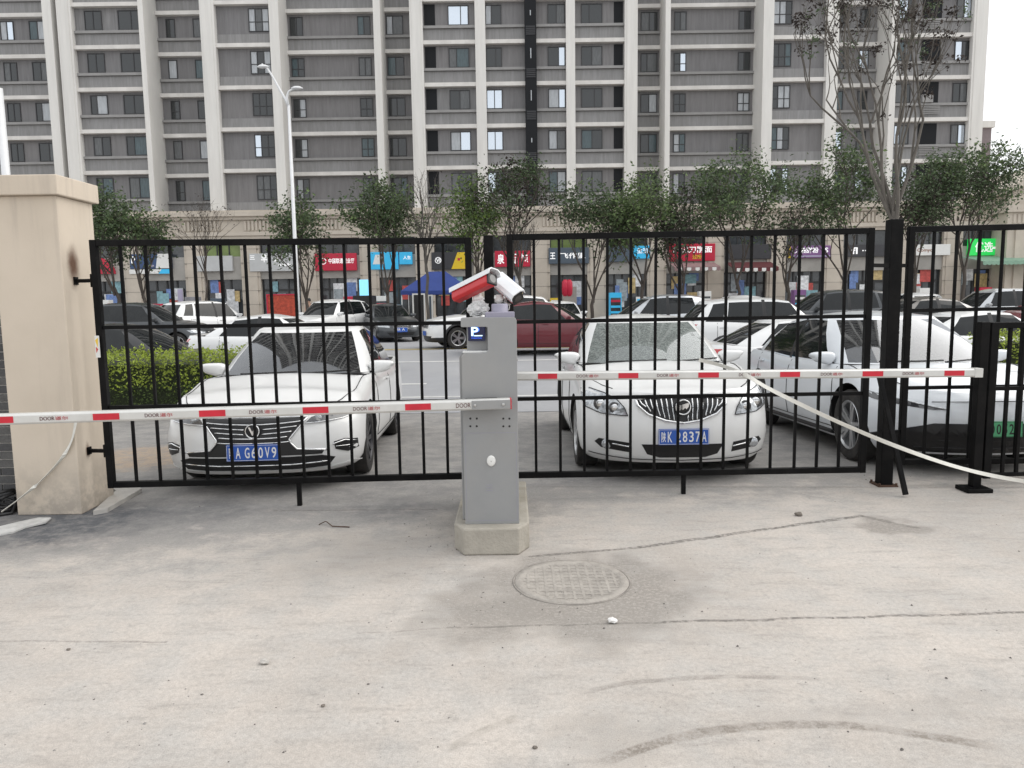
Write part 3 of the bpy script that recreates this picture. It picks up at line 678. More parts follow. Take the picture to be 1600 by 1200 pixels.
# coil of black hose and a scrap of board in the left corner
M_hose = mat('black_hose', (0.016, 0.016, 0.017), 0.5, var=.3, scale=30)
rs = random.Random(4); mb = MB(); c = ground(4, 800) + Vector((-.03, 0, 0))
for k in range(5):
    rr = .12 + .025 * rs.uniform(-1, 1); tl = (rs.uniform(-.35, .35), rs.uniform(-.25, .25)); pts = []
    for i in range(25):
        a = i / 24 * 2 * math.pi; x, y = rr * 1.1 * math.cos(a), rr * math.sin(a)
        pts.append(c + Vector((x + rs.uniform(-.005, .005), y, max(.014, .03 + k * .027 + x * tl[0] + y * tl[1]))))
    mb.tube(pts, .013, 8, cap=False)
mb.tube([c + Vector((.1, .05, .1)), c + Vector((.15, -.02, .06)), c + Vector((.16, -.08, .013)), c + Vector((.05, -.16, .013)), c + Vector((-.2, -.2, .013))], .013, 8)
tag(mb.build('hose_coil', M_hose), 'coil of black hose lying at the foot of the pillar', 'hose')
sp2 = [ground(-20, 832), ground(30, 818), ground(60, 811), ground(80, 812), ground(72, 820), ground(40, 826), ground(20, 834), ground(-20, 842)]
o = MB().prism([(p.x, p.y) for p in sp2], lambda u, v, d: (u, v, d + .012 * math.sin(u * 9)), 0.013, .025).build('board_scrap', mat('scrap_board', (0.48, 0.48, 0.47), .6, var=.2, scale=12))
tag(o, 'broken flat grey board scrap on the ground in front of the hose coil', 'scrap')
# ------------------------------------------------------------------ manhole, wire, single stones
mc = ground(893, 908); mh = thing('manhole_cover', 'dusty round manhole cover with a raised grid in the concrete', 'manhole', (mc.x, mc.y, 0))
M_mh = mat('dusty_cast_iron', (0.33, 0.305, 0.275), 0.9, var=.25, scale=14, bump=.4, bscale=80, dirt=(0.40, 0.37, 0.335), dirt_amt=.9)
M_mhd = mat('manhole_groove', (0.235, 0.215, 0.195), 0.95, var=.3, scale=12, dirt=(0.42, 0.39, 0.35), dirt_amt=1.0)
MB().lathe([(.342, .001), (.342, .0035), (.330, .0035), (.330, .001)], mc, 'Z', 48).build('joint', M_mhd, mh)
MB().lathe([(.330, .001), (.326, .007), (.285, .007), (.280, .003), (0.0, .003)], mc, 'Z', 48).build('cover', M_mh, mh)
for i in range(-5, 6):
    for ax in (0, 1):
        o_ = i * .05; ln = math.sqrt(max(0, .275 ** 2 - o_ ** 2))
        m_ = MB()
        if ax == 0: m_.box(mc.x - ln, mc.x + ln, mc.y + o_ - .008, mc.y + o_ + .008, .002, .0052)
        else: m_.box(mc.x + o_ - .008, mc.x + o_ + .008, mc.y - ln, mc.y + ln, .002, .0050)
        m_.build('grid_rib', M_mh, mh)
w0 = ground(510, 822)
o = MB().tube([w0 + Vector((-.06, .02, .006)), w0 + Vector((-.02, .05, .02)), w0 + Vector((.0, .02, .025)), w0 + Vector((.05, -.03, .008)), w0 + Vector((.18, -.05, .006))], .004, 6).build('wire', M_rust)
tag(o, 'bent piece of rusty wire lying on the concrete left of the cabinet', 'wire')
def stone(px, py, r, mt, lab, seed):
    bm = bmesh.new(); bmesh.ops.create_icosphere(bm, subdivisions=2, radius=1); rs = random.Random(seed); off = Vector((seed, seed * 2, 3))
    p = ground(px, py)
    for v in bm.verts:
        k = 1 + .5 * mnoise.noise(v.co * 1.5 + off); v.co = Vector((v.co.x * r * 1.2 * k, v.co.y * r * k, v.co.z * r * .6 * k))
    zmin = min(v.co.z for v in bm.verts)
    for v in bm.verts: v.co = v.co + p + Vector((0, 0, -zmin))
    me = bpy.data.meshes.new('stone'); bm.to_mesh(me); bm.free(); tag(obj('stone', me, mt), lab, 'stone')
ms = [mat('chip_white', (.75, .74, .72), .8, var=.1, scale=40), mat('chip_dark', (.16, .14, .12), .9, var=.2, scale=40), mat('chip_grey', (.42, .40, .37), .9, var=.15, scale=40)]
stone(957, 973, .021, ms[0], 'white stone chip on the joint line below the manhole', 1)
stone(414, 1037, .019, ms[2], 'pale stone chip in the open concrete, lower left', 3)
stone(1248, 806, .024, ms[1], 'brown stone on the concrete above the long crack', 5)
stone(505, 1104, .008, ms[1], 'small dark pebble near the bottom edge, left of centre', 7)
stone(836, 1169, .008, ms[1], 'small dark pebble at the bottom edge, below the cabinet', 9)
stone(107, 1016, .008, ms[1], 'small dark pebble at the far left of the concrete', 11)
# ------------------------------------------------------------------ cars
def paint(name, col, metal=0.0, rough=0.28):
    return mat(name, col, rough, metal=metal, coat=0.6, var=0.015, scale=1.2, dirt=tuple(c * .75 + .06 for c in col), dirt_amt=0.10)
P_white = paint('car_white', (0.74, 0.745, 0.74)); P_pearl = paint('car_pearl', (0.66, 0.69, 0.72)); P_black = paint('car_black', (0.010, 0.010, 0.012))
P_grey = paint('car_dark_grey', (0.05, 0.055, 0.06), .3); P_silver = paint('car_silver', (0.50, 0.52, 0.54), .5); P_red = paint('car_dark_red', (0.13, 0.010, 0.018))
P_brown = paint('car_warm_grey', (0.23, 0.215, 0.20), .4)
M_glass = mat('tinted_glass', (0.006, 0.008, 0.009), 0.03, spec=0.42, dirt=(0.06, 0.063, 0.063), dirt_amt=.25, scale=4)
M_trim = mat('black_trim', (0.014, 0.014, 0.015), 0.5); M_seam = mat('panel_gap', (0.03, 0.03, 0.03), 0.8)
M_chrome = mat('chrome', (0.75, 0.76, 0.77), 0.12, metal=1.0); M_tyre = mat('tyre_rubber', (0.020, 0.019, 0.018), 0.85, var=.2, scale=20, dirt=(0.09, 0.08, 0.07), dirt_amt=.5)
M_rim = mat('alloy_rim', (0.52, 0.53, 0.54), 0.3, metal=.8, var=.1); M_rimd = mat('dark_rim', (0.05, 0.05, 0.055), 0.35, metal=.6)
M_lamp = mat('lamp_reflector', (0.42, 0.44, 0.46), 0.12, metal=.5, var=.45, scale=35, coat=1.0); M_lampd = mat('lamp_housing', (0.05, 0.052, 0.056), 0.15, coat=1.0, var=.4, scale=30)
M_tail = mat('tail_lamp_red', (0.42, 0.008, 0.012), 0.15, coat=1.0); M_int = mat('cabin_dark', (0.02, 0.02, 0.021), 0.85)
M_seat = mat('seat_cloth', (0.055, 0.052, 0.05), 0.9); M_mesh = mat('grille_black', (0.008, 0.008, 0.009), 0.4)
M_plb = mat('plate_blue', (0.015, 0.09, 0.42), 0.35); M_plw = mat('plate_white', (0.78, 0.78, 0.78), 0.4); M_plg = mat('plate_green', (0.10, 0.42, 0.20), 0.4); M_plk = mat('plate_ink', (0.02, 0.02, 0.02), .5)
def see_through_glass(name, tint, dust, dscale, gloss=.13, opac=.0, dcol=(.46, .47, .46)):
    mt = bpy.data.materials.new(name); mt.use_nodes = True; nt = mt.node_tree; nt.nodes.clear(); g = NG(nt)
    o = g.n('ShaderNodeOutputMaterial'); tr = g.n('ShaderNodeBsdfTransparent'); tr.inputs[0].default_value = (*tint, 1)
    gl = g.n('ShaderNodeBsdfGlossy'); gl.inputs['Roughness'].default_value = .03; gl.inputs[0].default_value = (.95, .97, 1, 1)
    df = g.n('ShaderNodeBsdfDiffuse'); df.inputs[0].default_value = (*dcol, 1)
    lw = g.n('ShaderNodeFresnel'); lw.inputs[0].default_value = 1.55
    geo = g.n('ShaderNodeTexCoord'); n = g.noise(geo.outputs['Object'], dscale, 8, .75); n2 = g.noise(geo.outputs['Object'], 1.3, 3)
    m1 = g.n('ShaderNodeMixShader'); g.L(g.math('ADD', g.math('MULTIPLY', lw.outputs[0], 1.35), gloss * .3, clamp=True), m1.inputs[0]); g.L(tr.outputs[0], m1.inputs[1]); g.L(gl.outputs[0], m1.inputs[2])
    m2 = g.n('ShaderNodeMixShader'); dm = g.math('MULTIPLY', g.rng(n, .42, .68), g.rng(n2, .3, .65, dust * .35, dust)); g.L(g.math('ADD', dm, opac), m2.inputs[0]); g.L(m1.outputs[0], m2.inputs[1]); g.L(df.outputs[0], m2.inputs[2])
    g.L(m2.outputs[0], o.inputs[0]); return mt
G_a = see_through_glass('windscreen_clear', (.50, .55, .54), .10, 5, .16); G_b = see_through_glass('windscreen_dusty', (.50, .55, .54), .45, 38, .13, .28, (.36, .40, .38)); G_c = see_through_glass('windscreen_blue', (.42, .48, .52), .08, 3, .12, .0)
class Car:
    def __init__(s, **k):
        s.L, s.W, s.z0, s.nose, s.tail, s.sh = k['L'], k['W'], k.get('z0', .19), k['nose'], k['tail'], k['sh']
        s.Rf, s.Rr, s.n = k.get('Rf', .62), k.get('Rr', .45), k.get('n', 2.5)
        s.yc, s.yr0, s.yr1, s.yb = k['cab']; s.zr, s.wr, s.wb = k['zr'], k['wr'], k['wb']; s.ax = k['ax']; s.wr_ = k.get('rw', .325)
        s.hump = k.get('hump', .05); s.side = k['side']; s.roofpts = k.get('roof', [(s.yr0, s.zr - .03), (lerp(s.yr0, s.yr1, .4), s.zr), (s.yr1, s.zr - .06)])
        s.clad = k.get('clad', False); s.k = k
    def zs(s, y): return interp(s.sh, y, False) if False else interp(s.sh, y)
    def prof(s, t): return interp([(0, .90), (.10, .965), (.35, 1.0), (.62, .995), (.80, .985), (.93, .955), (1, .91)], t, False)
    def wmax(s, y): return s.W * (1 - .035 * ((y - s.L * .5) / (s.L * .5)) ** 2)
    def z0y(s, y): return s.z0 + .03 * sstep(s.L - .5, s.L, y) + .0
    def yf(s, x, z):          # front surface: distance from the nose plane at lateral x, height z
        y = .15
        for _ in range(4):
            t = (z - s.z0) / (s.zs(y) - s.z0); W = s.wmax(y) * s.prof(max(0, min(1, t))); f = min(.9995, abs(x) / W)
            y = interp(s.nose, z) + s.Rf * (1 - (1 - f ** s.n) ** (1 / s.n))
        return y
    def yr(s, x, z):
        y = s.L - .15
        for _ in range(4):
            t = (z - s.z0) / (s.zs(y) - s.z0); W = s.wmax(y) * s.prof(max(0, min(1, t))); f = min(.9995, abs(x) / W)
            y = s.L - interp(s.tail, z) - s.Rr * (1 - (1 - f ** s.n) ** (1 / s.n))
        return y
    def xs(s, y, z):
        t = max(0, min(1, (z - s.z0) / (s.zs(y) - s.z0))); W = s.wmax(y) * s.prof(t)
        d = y - interp(s.nose, z)
        if d < s.Rf: W *= (1 - max(0, 1 - d / s.Rf) ** s.n) ** (1 / s.n)
        d = s.L - interp(s.tail, z) - y
        if d < s.Rr: W *= (1 - max(0, 1 - max(0, d) / s.Rr) ** s.n) ** (1 / s.n)
        return W
    def body(s):
        lev = [0, .05, .12, .22, .35, .5, .62, .72, .8, .87, .93, .97, 1.0]; ins = [.965, .9, .75, .55, .3, 0.0]
        half = []      # perimeter generators (kind, param)
        NF = 18
        for i in range(NF + 1): half.append(('f', i / NF))
        y0, y1 = s.Rf + max(v for _, v in s.nose) - .04, s.L - s.Rr - max(v for _, v in s.tail) + .04
        for i in range(1, 40): half.append(('s', lerp(y0, y1, i / 40)))
        for i in range(NF, -1, -1): half.append(('r', i / NF))
        def pt(kd, a, t):
            if kd == 's':
                y = a; z = s.z0y(y) + (s.zs(y) - s.z0y(y)) * t; return s.xs(y, z), y, z
            th = a * math.pi / 2; la = math.sin(th) ** (2 / s.n); yo = 1 - math.cos(th) ** (2 / s.n) if a < 1 else 1.0
            y = .2 if kd == 'f' else s.L - .2
            for _ in range(4):
                z = s.z0y(y) + (s.zs(y) - s.z0y(y)) * t
                y = interp(s.nose, z) + s.Rf * yo if kd == 'f' else s.L - interp(s.tail, z) - s.Rr * yo
            return s.wmax(y) * s.prof(t) * la, y, z
        verts = []; idx = {}
        K = len(half); full = [(k, 1) for k in range(K)] + [(k, -1) for k in range(K - 2, 0, -1)]; N = len(full)
        rows = []
        for t in lev: rows.append([tuple((pt(*half[k], t)[0] * sg, *pt(*half[k], t)[1:])) for k, sg in full])
        top = rows[-1]
        for q in ins:
            r = []
            for x, y, z in top:
                cr = s.hump * (sstep(.05, .5, y) * (1 - sstep(s.yc - .1, s.yc + .25, y)) + .5 * sstep(s.yb - .2, s.yb + .1, y) * (1 - sstep(s.L - .5, s.L - .05, y)))
                r.append((x * q, y, z + cr * (1 - q ** 2)))
            rows.append(r)
        mb = MB(); vs = [p for r in rows for p in r]; fs = []; mi = []
        for i in range(len(rows) - 1):
            for j in range(N):
                fs.append((i * N + j, i * N + (j + 1) % N, (i + 1) * N + (j + 1) % N, (i + 1) * N + j))
                yc = (rows[i][j][1] + rows[i][(j + 1) % N][1]) / 2
                mi.append(1 if (i >= len(lev) and s.yc + .12 < yc < s.yb - .05) else (2 if (s.clad and i < 3) else 0))
        fs.append(tuple(reversed(range(N)))); mi.append(2)
        me = bpy.data.meshes.new('body'); me.from_pydata([(x, y - s.L / 2, z) for x, y, z in vs], [], fs); me.polygons.foreach_set('material_index', mi)
        bm = bmesh.new(); bm.from_mesh(me); bmesh.ops.remove_doubles(bm, verts=bm.verts, dist=.0008); bmesh.ops.dissolve_degenerate(bm, dist=.0004, edges=bm.edges)
        bmesh.ops.recalc_face_normals(bm, faces=bm.faces); bm.to_mesh(me); bm.free()
        # wheel arches
        cut = MB(); rr = s.wr_ + .055
        for a in s.ax:
            for sg in (-1, 1):
                x0, x1 = sg * (s.W - .30), sg * (s.W + .15); n = 40; vv = []
                for x in (x0, x1):
                    for j in range(n):
                        an = 2 * math.pi * j / n; vv.append((x, a - s.L / 2 + rr * math.cos(an), s.wr_ + .01 + rr * math.sin(an)))
                cut.add(vv, [tuple(range(n)), tuple(range(n, 2 * n))] + [(j, (j + 1) % n, n + (j + 1) % n, n + j) for j in range(n)])
        cme = cut.mesh('cut'); bm = bmesh.new(); bm.from_mesh(cme); bmesh.ops.recalc_face_normals(bm, faces=bm.faces); bm.to_mesh(cme); bm.free()
        co = bpy.data.objects.new('cut', cme); cme.materials.append(M_trim); COL.objects.link(co)
        bo = bpy.data.objects.new('cutbody', me); COL.objects.link(bo)
        for x in (P_white, M_int, M_trim): me.materials.append(x)
        b = bo.modifiers.new('b', 'BOOLEAN'); b.object = co; b.operation = 'DIFFERENCE'; b.solver = 'EXACT'; b.material_mode = 'TRANSFER'
        bpy.context.view_layer.update()
        nm = bpy.data.meshes.new_from_object(bo.evaluated_get(bpy.context.evaluated_depsgraph_get()))
        bpy.data.objects.remove(bo); bpy.data.objects.remove(co)
        nm.polygons.foreach_set('use_smooth', [True] * len(nm.polygons)); nm.set_sharp_from_angle(angle=R(38)); nm.name = 'body'
        return nm
    def cabin(s):
        """greenhouse: roof and pillars, and the panes between them"""
        wb0 = s.wb; segs = []      # list of (bottom(x,y), top(x,y), tag of the strip that FOLLOWS)
        cv, cv2 = .30, .17
        wf, wt = s.wb - .05, s.wr - .04
        for f in (0, .2, .4, .6, .8): segs.append(((f * wf, s.yc + cv * f * f), (f * wt, s.yr0 + cv2 * f * f), 'ws'))
        segs.append(((.95 * wf, s.yc + cv * .9), (.95 * wt, s.yr0 + cv2 * .92), 'pil'))
        segs.append(((wf + .02, s.yc + cv + .05), (wt + .02, s.yr0 + cv2 + .04), 'pil'))
        for yb_, yt_, tg in s.side:
            segs.append(((s.wb - .02 * abs(yb_ - s.L * .52), yb_), (s.wr - .012 * abs(yt_ - s.L * .5), yt_), tg))
        cr, cr2 = .20, .12; wfr, wtr = s.wb - .10, s.wr - .07
        segs.append(((wfr, s.yb - cr), (wtr, s.yr1 - cr2), 'pil'))
        segs.append(((wfr * .90, s.yb - cr * .7), (wtr * .92, s.yr1 - cr2 * .8), 'rw'))
        for f in (.6, .3): segs.append(((f * wfr, s.yb - cr * f * f), (f * wtr, s.yr1 - cr2 * f * f), 'rw'))
        segs.append(((0, s.yb), (0, s.yr1), 'rw'))
        K = len(segs); lev = [0, .05, .35, .65, .92, 1.0]
        def P(k, t):
            (xb, yb_), (xt, yt_), _ = segs[k]; zb = s.zs(yb_) - .012; zt = interp(s.roofpts, yt_)
            tt = t; x = lerp(xb, xt, tt) + .035 * math.sin(math.pi * t) * (1 if 6 <= k <= K - 5 else .15 * min(1, xb)); y = lerp(yb_, yt_, tt)
            z = lerp(zb, zt, tt); 
            if k <= 5: z += .030 * math.sin(math.pi * t)
            if k >= K - 5: z += .02 * math.sin(math.pi * t)
            return x, y - s.L / 2, z
        full = [(k, 1) for k in range(K)] + [(k, -1) for k in range(K - 2, 0, -1)]; N = len(full)
        V = [[(P(k, t)[0] * sg, P(k, t)[1], P(k, t)[2]) for k, sg in full] for t in lev]
        for q in (.97, .88, .7, .4, 0.0):
            V.append([(x * q, y, z + .045 * (1 - q ** 2) * sstep(s.yr0 - s.L / 2, s.yr0 - s.L / 2 + .5, y) + .012 * (1 - q ** 2)) for x, y, z in V[5]] if True else None)
        parts = {}
        for i in range(len(V) - 1):
            for j in range(N):
                k, sg = full[j]; k2, sg2 = full[(j + 1) % N]
                kk = k if (sg == 1 and k < K - 1) else k2
                tg = segs[kk][2]; key = ('shell', 0)
                if 1 <= i < 4 and tg not in ('pil', 'bp'): key = (tg, 0 if tg in ('ws', 'rw') else (1 if (sg == 1 and k < K - 1) else -1))
                elif i < 5 and tg == 'bp': key = ('bp', 1 if (sg == 1 and k < K - 1) else -1)
                elif i == 4 and tg.startswith('w') and tg not in ('ws',): key = ('shell', 0)
                mb = parts.setdefault(key, ([], []))
                mb[1].append([V[i][j], V[i][(j + 1) % N], V[i + 1][(j + 1) % N], V[i + 1][j]])
        res = {}
        for key, (_, fl) in parts.items():
            me = bpy.data.meshes.new(key[0]); vs = []; fs = []
            for f in fl: fs.append(tuple(range(len(vs), len(vs) + 4))); vs += f
            me.from_pydata(vs, [], fs); bm = bmesh.new(); bm.from_mesh(me); bmesh.ops.remove_doubles(bm, verts=bm.verts, dist=.0008)
            bmesh.ops.dissolve_degenerate(bm, dist=.0004, edges=bm.edges); bmesh.ops.recalc_face_normals(bm, faces=bm.faces)
            if key[0] == 'shell':
                for f in bm.faces: f.smooth = True
                up = sum(f.normal.z * f.calc_area() for f in bm.faces)
                if up < 0: bmesh.ops.reverse_faces(bm, faces=bm.faces)
            for f in bm.faces: f.smooth = True
            bm.to_mesh(me); bm.free(); me.set_sharp_from_angle(angle=R(40)); res[key] = me
        return res
    # ---- panels that follow a surface
    def panel(s, poly, surf, off, depth=.012, maxe=.07):
        bm = bmesh.new(); vs = [bm.verts.new((u, v, 0)) for u, v in poly]; bm.faces.new(vs)
        bmesh.ops.triangulate(bm, faces=bm.faces[:])
        for _ in range(4):
            es = [e for e in bm.edges if e.calc_length() > maxe]
            if not es: break
            bmesh.ops.subdivide_edges(bm, edges=es, cuts=1); bmesh.ops.triangulate(bm, faces=[f for f in bm.faces if len(f.verts) > 3])
        bd = [e for e in bm.edges if e.is_boundary]
        r = bmesh.ops.extrude_edge_only(bm, edges=bd); skirt = {v for v in r['geom'] if isinstance(v, bmesh.types.BMVert)}
        for v in bm.verts:
            o = off - (depth if v in skirt else 0); v.co = Vector(surf(v.co.x, v.co.y, o))
        bmesh.ops.recalc_face_normals(bm, faces=bm.faces)
        me = bpy.data.meshes.new('panel'); bm.to_mesh(me); bm.free(); return me
    def SF(s, x, z, o): return (x, s.yf(x, z) - s.L / 2 - o, z)
    def SR(s, x, z, o): return (x, s.yr(x, z) - s.L / 2 + o, z)
    def SS(s, sg):
        return lambda y, z, o: (sg * (s.xs(y, z) + o), y - s.L / 2, z)
_wheel = {}
def wheel_meshes(r, wd, style):
    key = (r, wd, style)
    if key in _wheel: return _wheel[key]
    ri = r * .70; t = MB()
    t.lathe([(ri, -wd * .46), (r * .86, -wd * .5), (r * .955, -wd * .47), (r, -wd * .36), (r, wd * .36), (r * .955, wd * .47), (r * .86, wd * .5), (ri, wd * .46), (ri * .98, wd * .2), (ri * .98, -wd * .3)], (0, 0, 0), 'X', 36)
    rim = MB(); rim.lathe([(ri * 1.0, wd * .44), (ri * .97, wd * .47), (ri * .90, wd * .40), (ri * .86, wd * .1), (ri * .86, -wd * .3)], (0, 0, 0), 'X', 36)
    rim.lathe([(0, wd * .36), (ri * .13, wd * .36), (ri * .19, wd * .30), (ri * .2, wd * .0)], (0, 0, 0), 'X', 20)
    n = {'five': 5, 'ten': 10, 'fan': 7}[style]
    for k in range(n):
        a = 2 * math.pi * k / n; rd = Vector((0, math.cos(a), math.sin(a))); tg = Vector((0, -math.sin(a), math.cos(a)))
        offs = (0,) if style != 'five' else (-.45, .45)
        for o in offs:
            p = rd * ri * .12 + tg * o * ri * .1 + Vector((wd * .29, 0, 0)); q = rd * ri * .90 + tg * o * ri * .26 + Vector((wd * .36, 0, 0))
            wd2 = ri * (.07 if style == 'five' else .09 if style == 'ten' else .15)
            rim.beam(p, q, wd2 * 2, wd * .12, 0, (1, 0, 0))
    disc = MB(); disc.lathe([(0, -wd * .02), (ri * .86, -wd * .02), (ri * .86, -wd * .08), (0, -wd * .08)], (0, 0, 0), 'X', 24)
    out = []
    for b_, nm in ((t, 'tyre'), (rim, 'rim'), (disc, 'brake_disc')):
        me = b_.mesh(nm); bm = bmesh.new(); bm.from_mesh(me); bmesh.ops.recalc_face_normals(bm, faces=bm.faces); bm.to_mesh(me); bm.free(); me.set_sharp_from_angle(angle=R(35)); out.append(me)
    out[0].materials.append(M_tyre); out[2].materials.append(M_trim)
    _wheel[key] = out; return out
_cc = {}
def make_car(spec, pmat, loc, rot, label, cat='car', glass=None, rim=('five', M_rim), group=None, details=None, side_glass=None, name='parked_car', interior=False, plate=None):
    """loc: point on the ground under the car's centre; rot 0 faces the camera (-Y), +90 deg faces right (+X)"""
    loc = Vector(loc); fx, fy = math.sin(rot), -math.cos(rot); e = spec.L * .28
    za, zb = gz(loc.y + fy * e), gz(loc.y - fy * e); loc.z = (za + zb) / 2 + .006 * (loc.y > 12)
    t = thing(name, label, cat, loc, rot, group, pitch=-math.atan2(za - zb, 2 * e))
    if id(spec) not in _cc: _cc[id(spec)] = (spec.body(), spec.cabin())
    bme, cab = _cc[id(spec)]
    o = obj('body', bme, pmat, t, True); o.material_slots[0].link = 'OBJECT'; o.material_slots[0].material = pmat
    glass = glass or M_glass; side_glass = side_glass or M_glass
    for (tg, sg), me in cab.items():
        nm, mt_ = {'shell': ('roof', pmat), 'ws': ('windscreen', glass), 'rw': ('rear_window', side_glass), 'bp': ('door_pillar', M_trim)}.get(tg, ('side_window', side_glass))
        if not me.materials: me.materials.append(mt_)
        c = obj(nm, me, mt_, t, True); c.material_slots[0].link = 'OBJECT'; c.material_slots[0].material = mt_
    s = spec; H = s.L / 2
    wm = wheel_meshes(s.wr_, .215, rim[0])
    for a in s.ax:
        for sg in (-1, 1):
            we = bpy.data.objects.new('wheel', wm[0]); COL.objects.link(we); attach(we, t, True)
            we.location = (sg * (s.W - .135), a - H, s.wr_); we.rotation_euler = (0, 0, 0 if sg > 0 else math.pi)
            rm = bpy.data.objects.new('rim', wm[1]); COL.objects.link(rm); rm.parent = we
            if not wm[1].materials: wm[1].materials.append(rim[1])
            rm.material_slots[0].link = 'OBJECT'; rm.material_slots[0].material = rim[1]
            bd = bpy.data.objects.new('brake_disc', wm[2]); COL.objects.link(bd); bd.parent = we
    # mirrors
    key = ('mir', id(spec))
    if key not in _cc:
        bm = bmesh.new(); bmesh.ops.create_icosphere(bm, subdivisions=3, radius=1)
        for v in bm.verts:
            n = Vector([math.copysign(abs(c) ** .62, c) for c in v.co]); v.co = Vector((n.x * .108 + .035 * n.x * (n.z > 0) , (n.y if n.y < 0 else n.y * .3) * .075, n.z * .066 * (1 - .22 * n.x) + .012 * n.x))
        me = bpy.data.meshes.new('mirror'); bm.to_mesh(me); bm.free(); me.polygons.foreach_set('use_smooth', [True] * len(me.polygons)); _cc[key] = me
    ym = s.yc + .52; zm = s.zs(ym) + .065
    for sg in (-1, 1):
        mo = obj('mirror', _cc[key], pmat, t, True); mo.material_slots[0].link = 'OBJECT'; mo.material_slots[0].material = pmat
        mo.location = (sg * (s.wb + .10), ym - H, zm); mo.scale = (sg, 1, 1)
        MB().beam((sg * (s.wb - .05), ym - H + .02, zm - .07), (sg * (s.wb + .05), ym - H, zm - .05), .03, .05, 0, (0, 1, 0)).build('mirror_arm', M_trim, t, True, .008)
    # door seams, handles, sill
    if True:
        key = ('seam', id(spec))
        if key not in _cc:
            d0, d1, d2 = s.yc + .28, lerp(s.yc, s.yb, .46), lerp(s.yc, s.yb, .80); seam = []; hnd = []
            for sg in (-1, 1):
                sf = s.SS(sg); sm = MB()
                def line(pts):
                    pts = [Vector(sf(y, z, .002)) for y, z in pts]
                    sm.tube(pts, .0052, 4, smooth=False)
                zb = s.z0 + .12
                for yy, sl in ((d0, -.03), (d1, .0), (d2, .02)):
                    top = s.zs(yy) - .015
                    line([(yy + sl * (1 - k / 8), lerp(zb, top, k / 8)) for k in range(9)])
                line([(lerp(d0, d2, k / 24), zb) for k in range(25)])
                seam.append(sm.mesh('door_seam')); seam[-1].materials.append(M_seam)
                for yy in (d1 - .2, d2 - .14):
                    hm = MB(); zz = s.zs(yy) - .115; hm.beam(sf(yy - .09, zz, .022), sf(yy + .09, zz, .022), .025, .02, 0, (0, 0, 1)); hnd.append(hm.mesh('door_handle'))
            _cc[key] = (seam, hnd)
        for me in _cc[key][0]: obj('door_seam', me, M_seam, t, True)
        for me in _cc[key][1]:
            ho = obj('door_handle', me, pmat, t, True, .006); ho.material_slots[0].link = 'OBJECT'; ho.material_slots[0].material = pmat
    (details or generic_details)(s, t, pmat)
    if plate: plate_on(s, t, *plate)
    # wipers and cowl
    cw = MB(); cw.add([(x * .78, s.yc - H - .03 + .30 * (x / 1.0) ** 2 + d, s.zs(s.yc) + .012 + s.hump * .0 + (.012 if d else 0)) for d in (-.05, .09) for x in (-1, -.6, -.2, .2, .6, 1)],
                      [(i, i + 1, i + 7, i + 6) for i in range(5)]); 
    if interior:
        cw.build('cowl', M_trim, t, True)
        for x0, x1 in ((-.5, .1), (.12, .68)):
            pts = []
            for k in range(6):
                x = lerp(x0, x1, k / 5); y = s.yc + .30 * (x / (s.wb - .05)) ** 2 + .035; pts.append((x, y - H - .012, s.zs(y) + .035 + .02 * k / 5))
            MB().tube(pts, .009, 6).build('wiper', M_trim, t, True)
        # interior: dashboard, wheel, seats
        zb = s.zs(s.yc + .3)
        dash = MB(); dash.box(-s.wb + .12, s.wb - .12, s.yc + .38 - H, s.yc + .85 - H, zb - .1, zb + .035); dash.build('dashboard', M_int, t, True, .03)
        for x in (-.36, .36):
            for y, hh in ((s.yc + 1.35, .33), (s.yc + 2.15, .28)):
                MB().box(x - .22, x + .22, y - H, y + .12 - H, zb - .15, zb + hh * .62).build('seat', M_seat, t, True, .05)
                MB().box(x - .12, x + .12, y + .02 - H, y + .11 - H, zb + hh * .64, zb + hh).build('headrest', M_seat, t, True, .035)
        sw = [(.36 + .18 * math.cos(a * math.pi / 12), s.yc + .95 - H + .05 * math.sin(a * math.pi / 12), zb - .02 + .17 * math.sin(a * math.pi / 12)) for a in range(25)]
        MB().tube(sw, .014, 6, cap=False).build('steering_wheel', M_int, t, True)
        MB().box(-.11, .11, s.yr0 + .12 - H, s.yr0 + .15 - H, s.zr - .20, s.zr - .13).build('rear_view_mirror', M_int, t, True, .01)
    return t
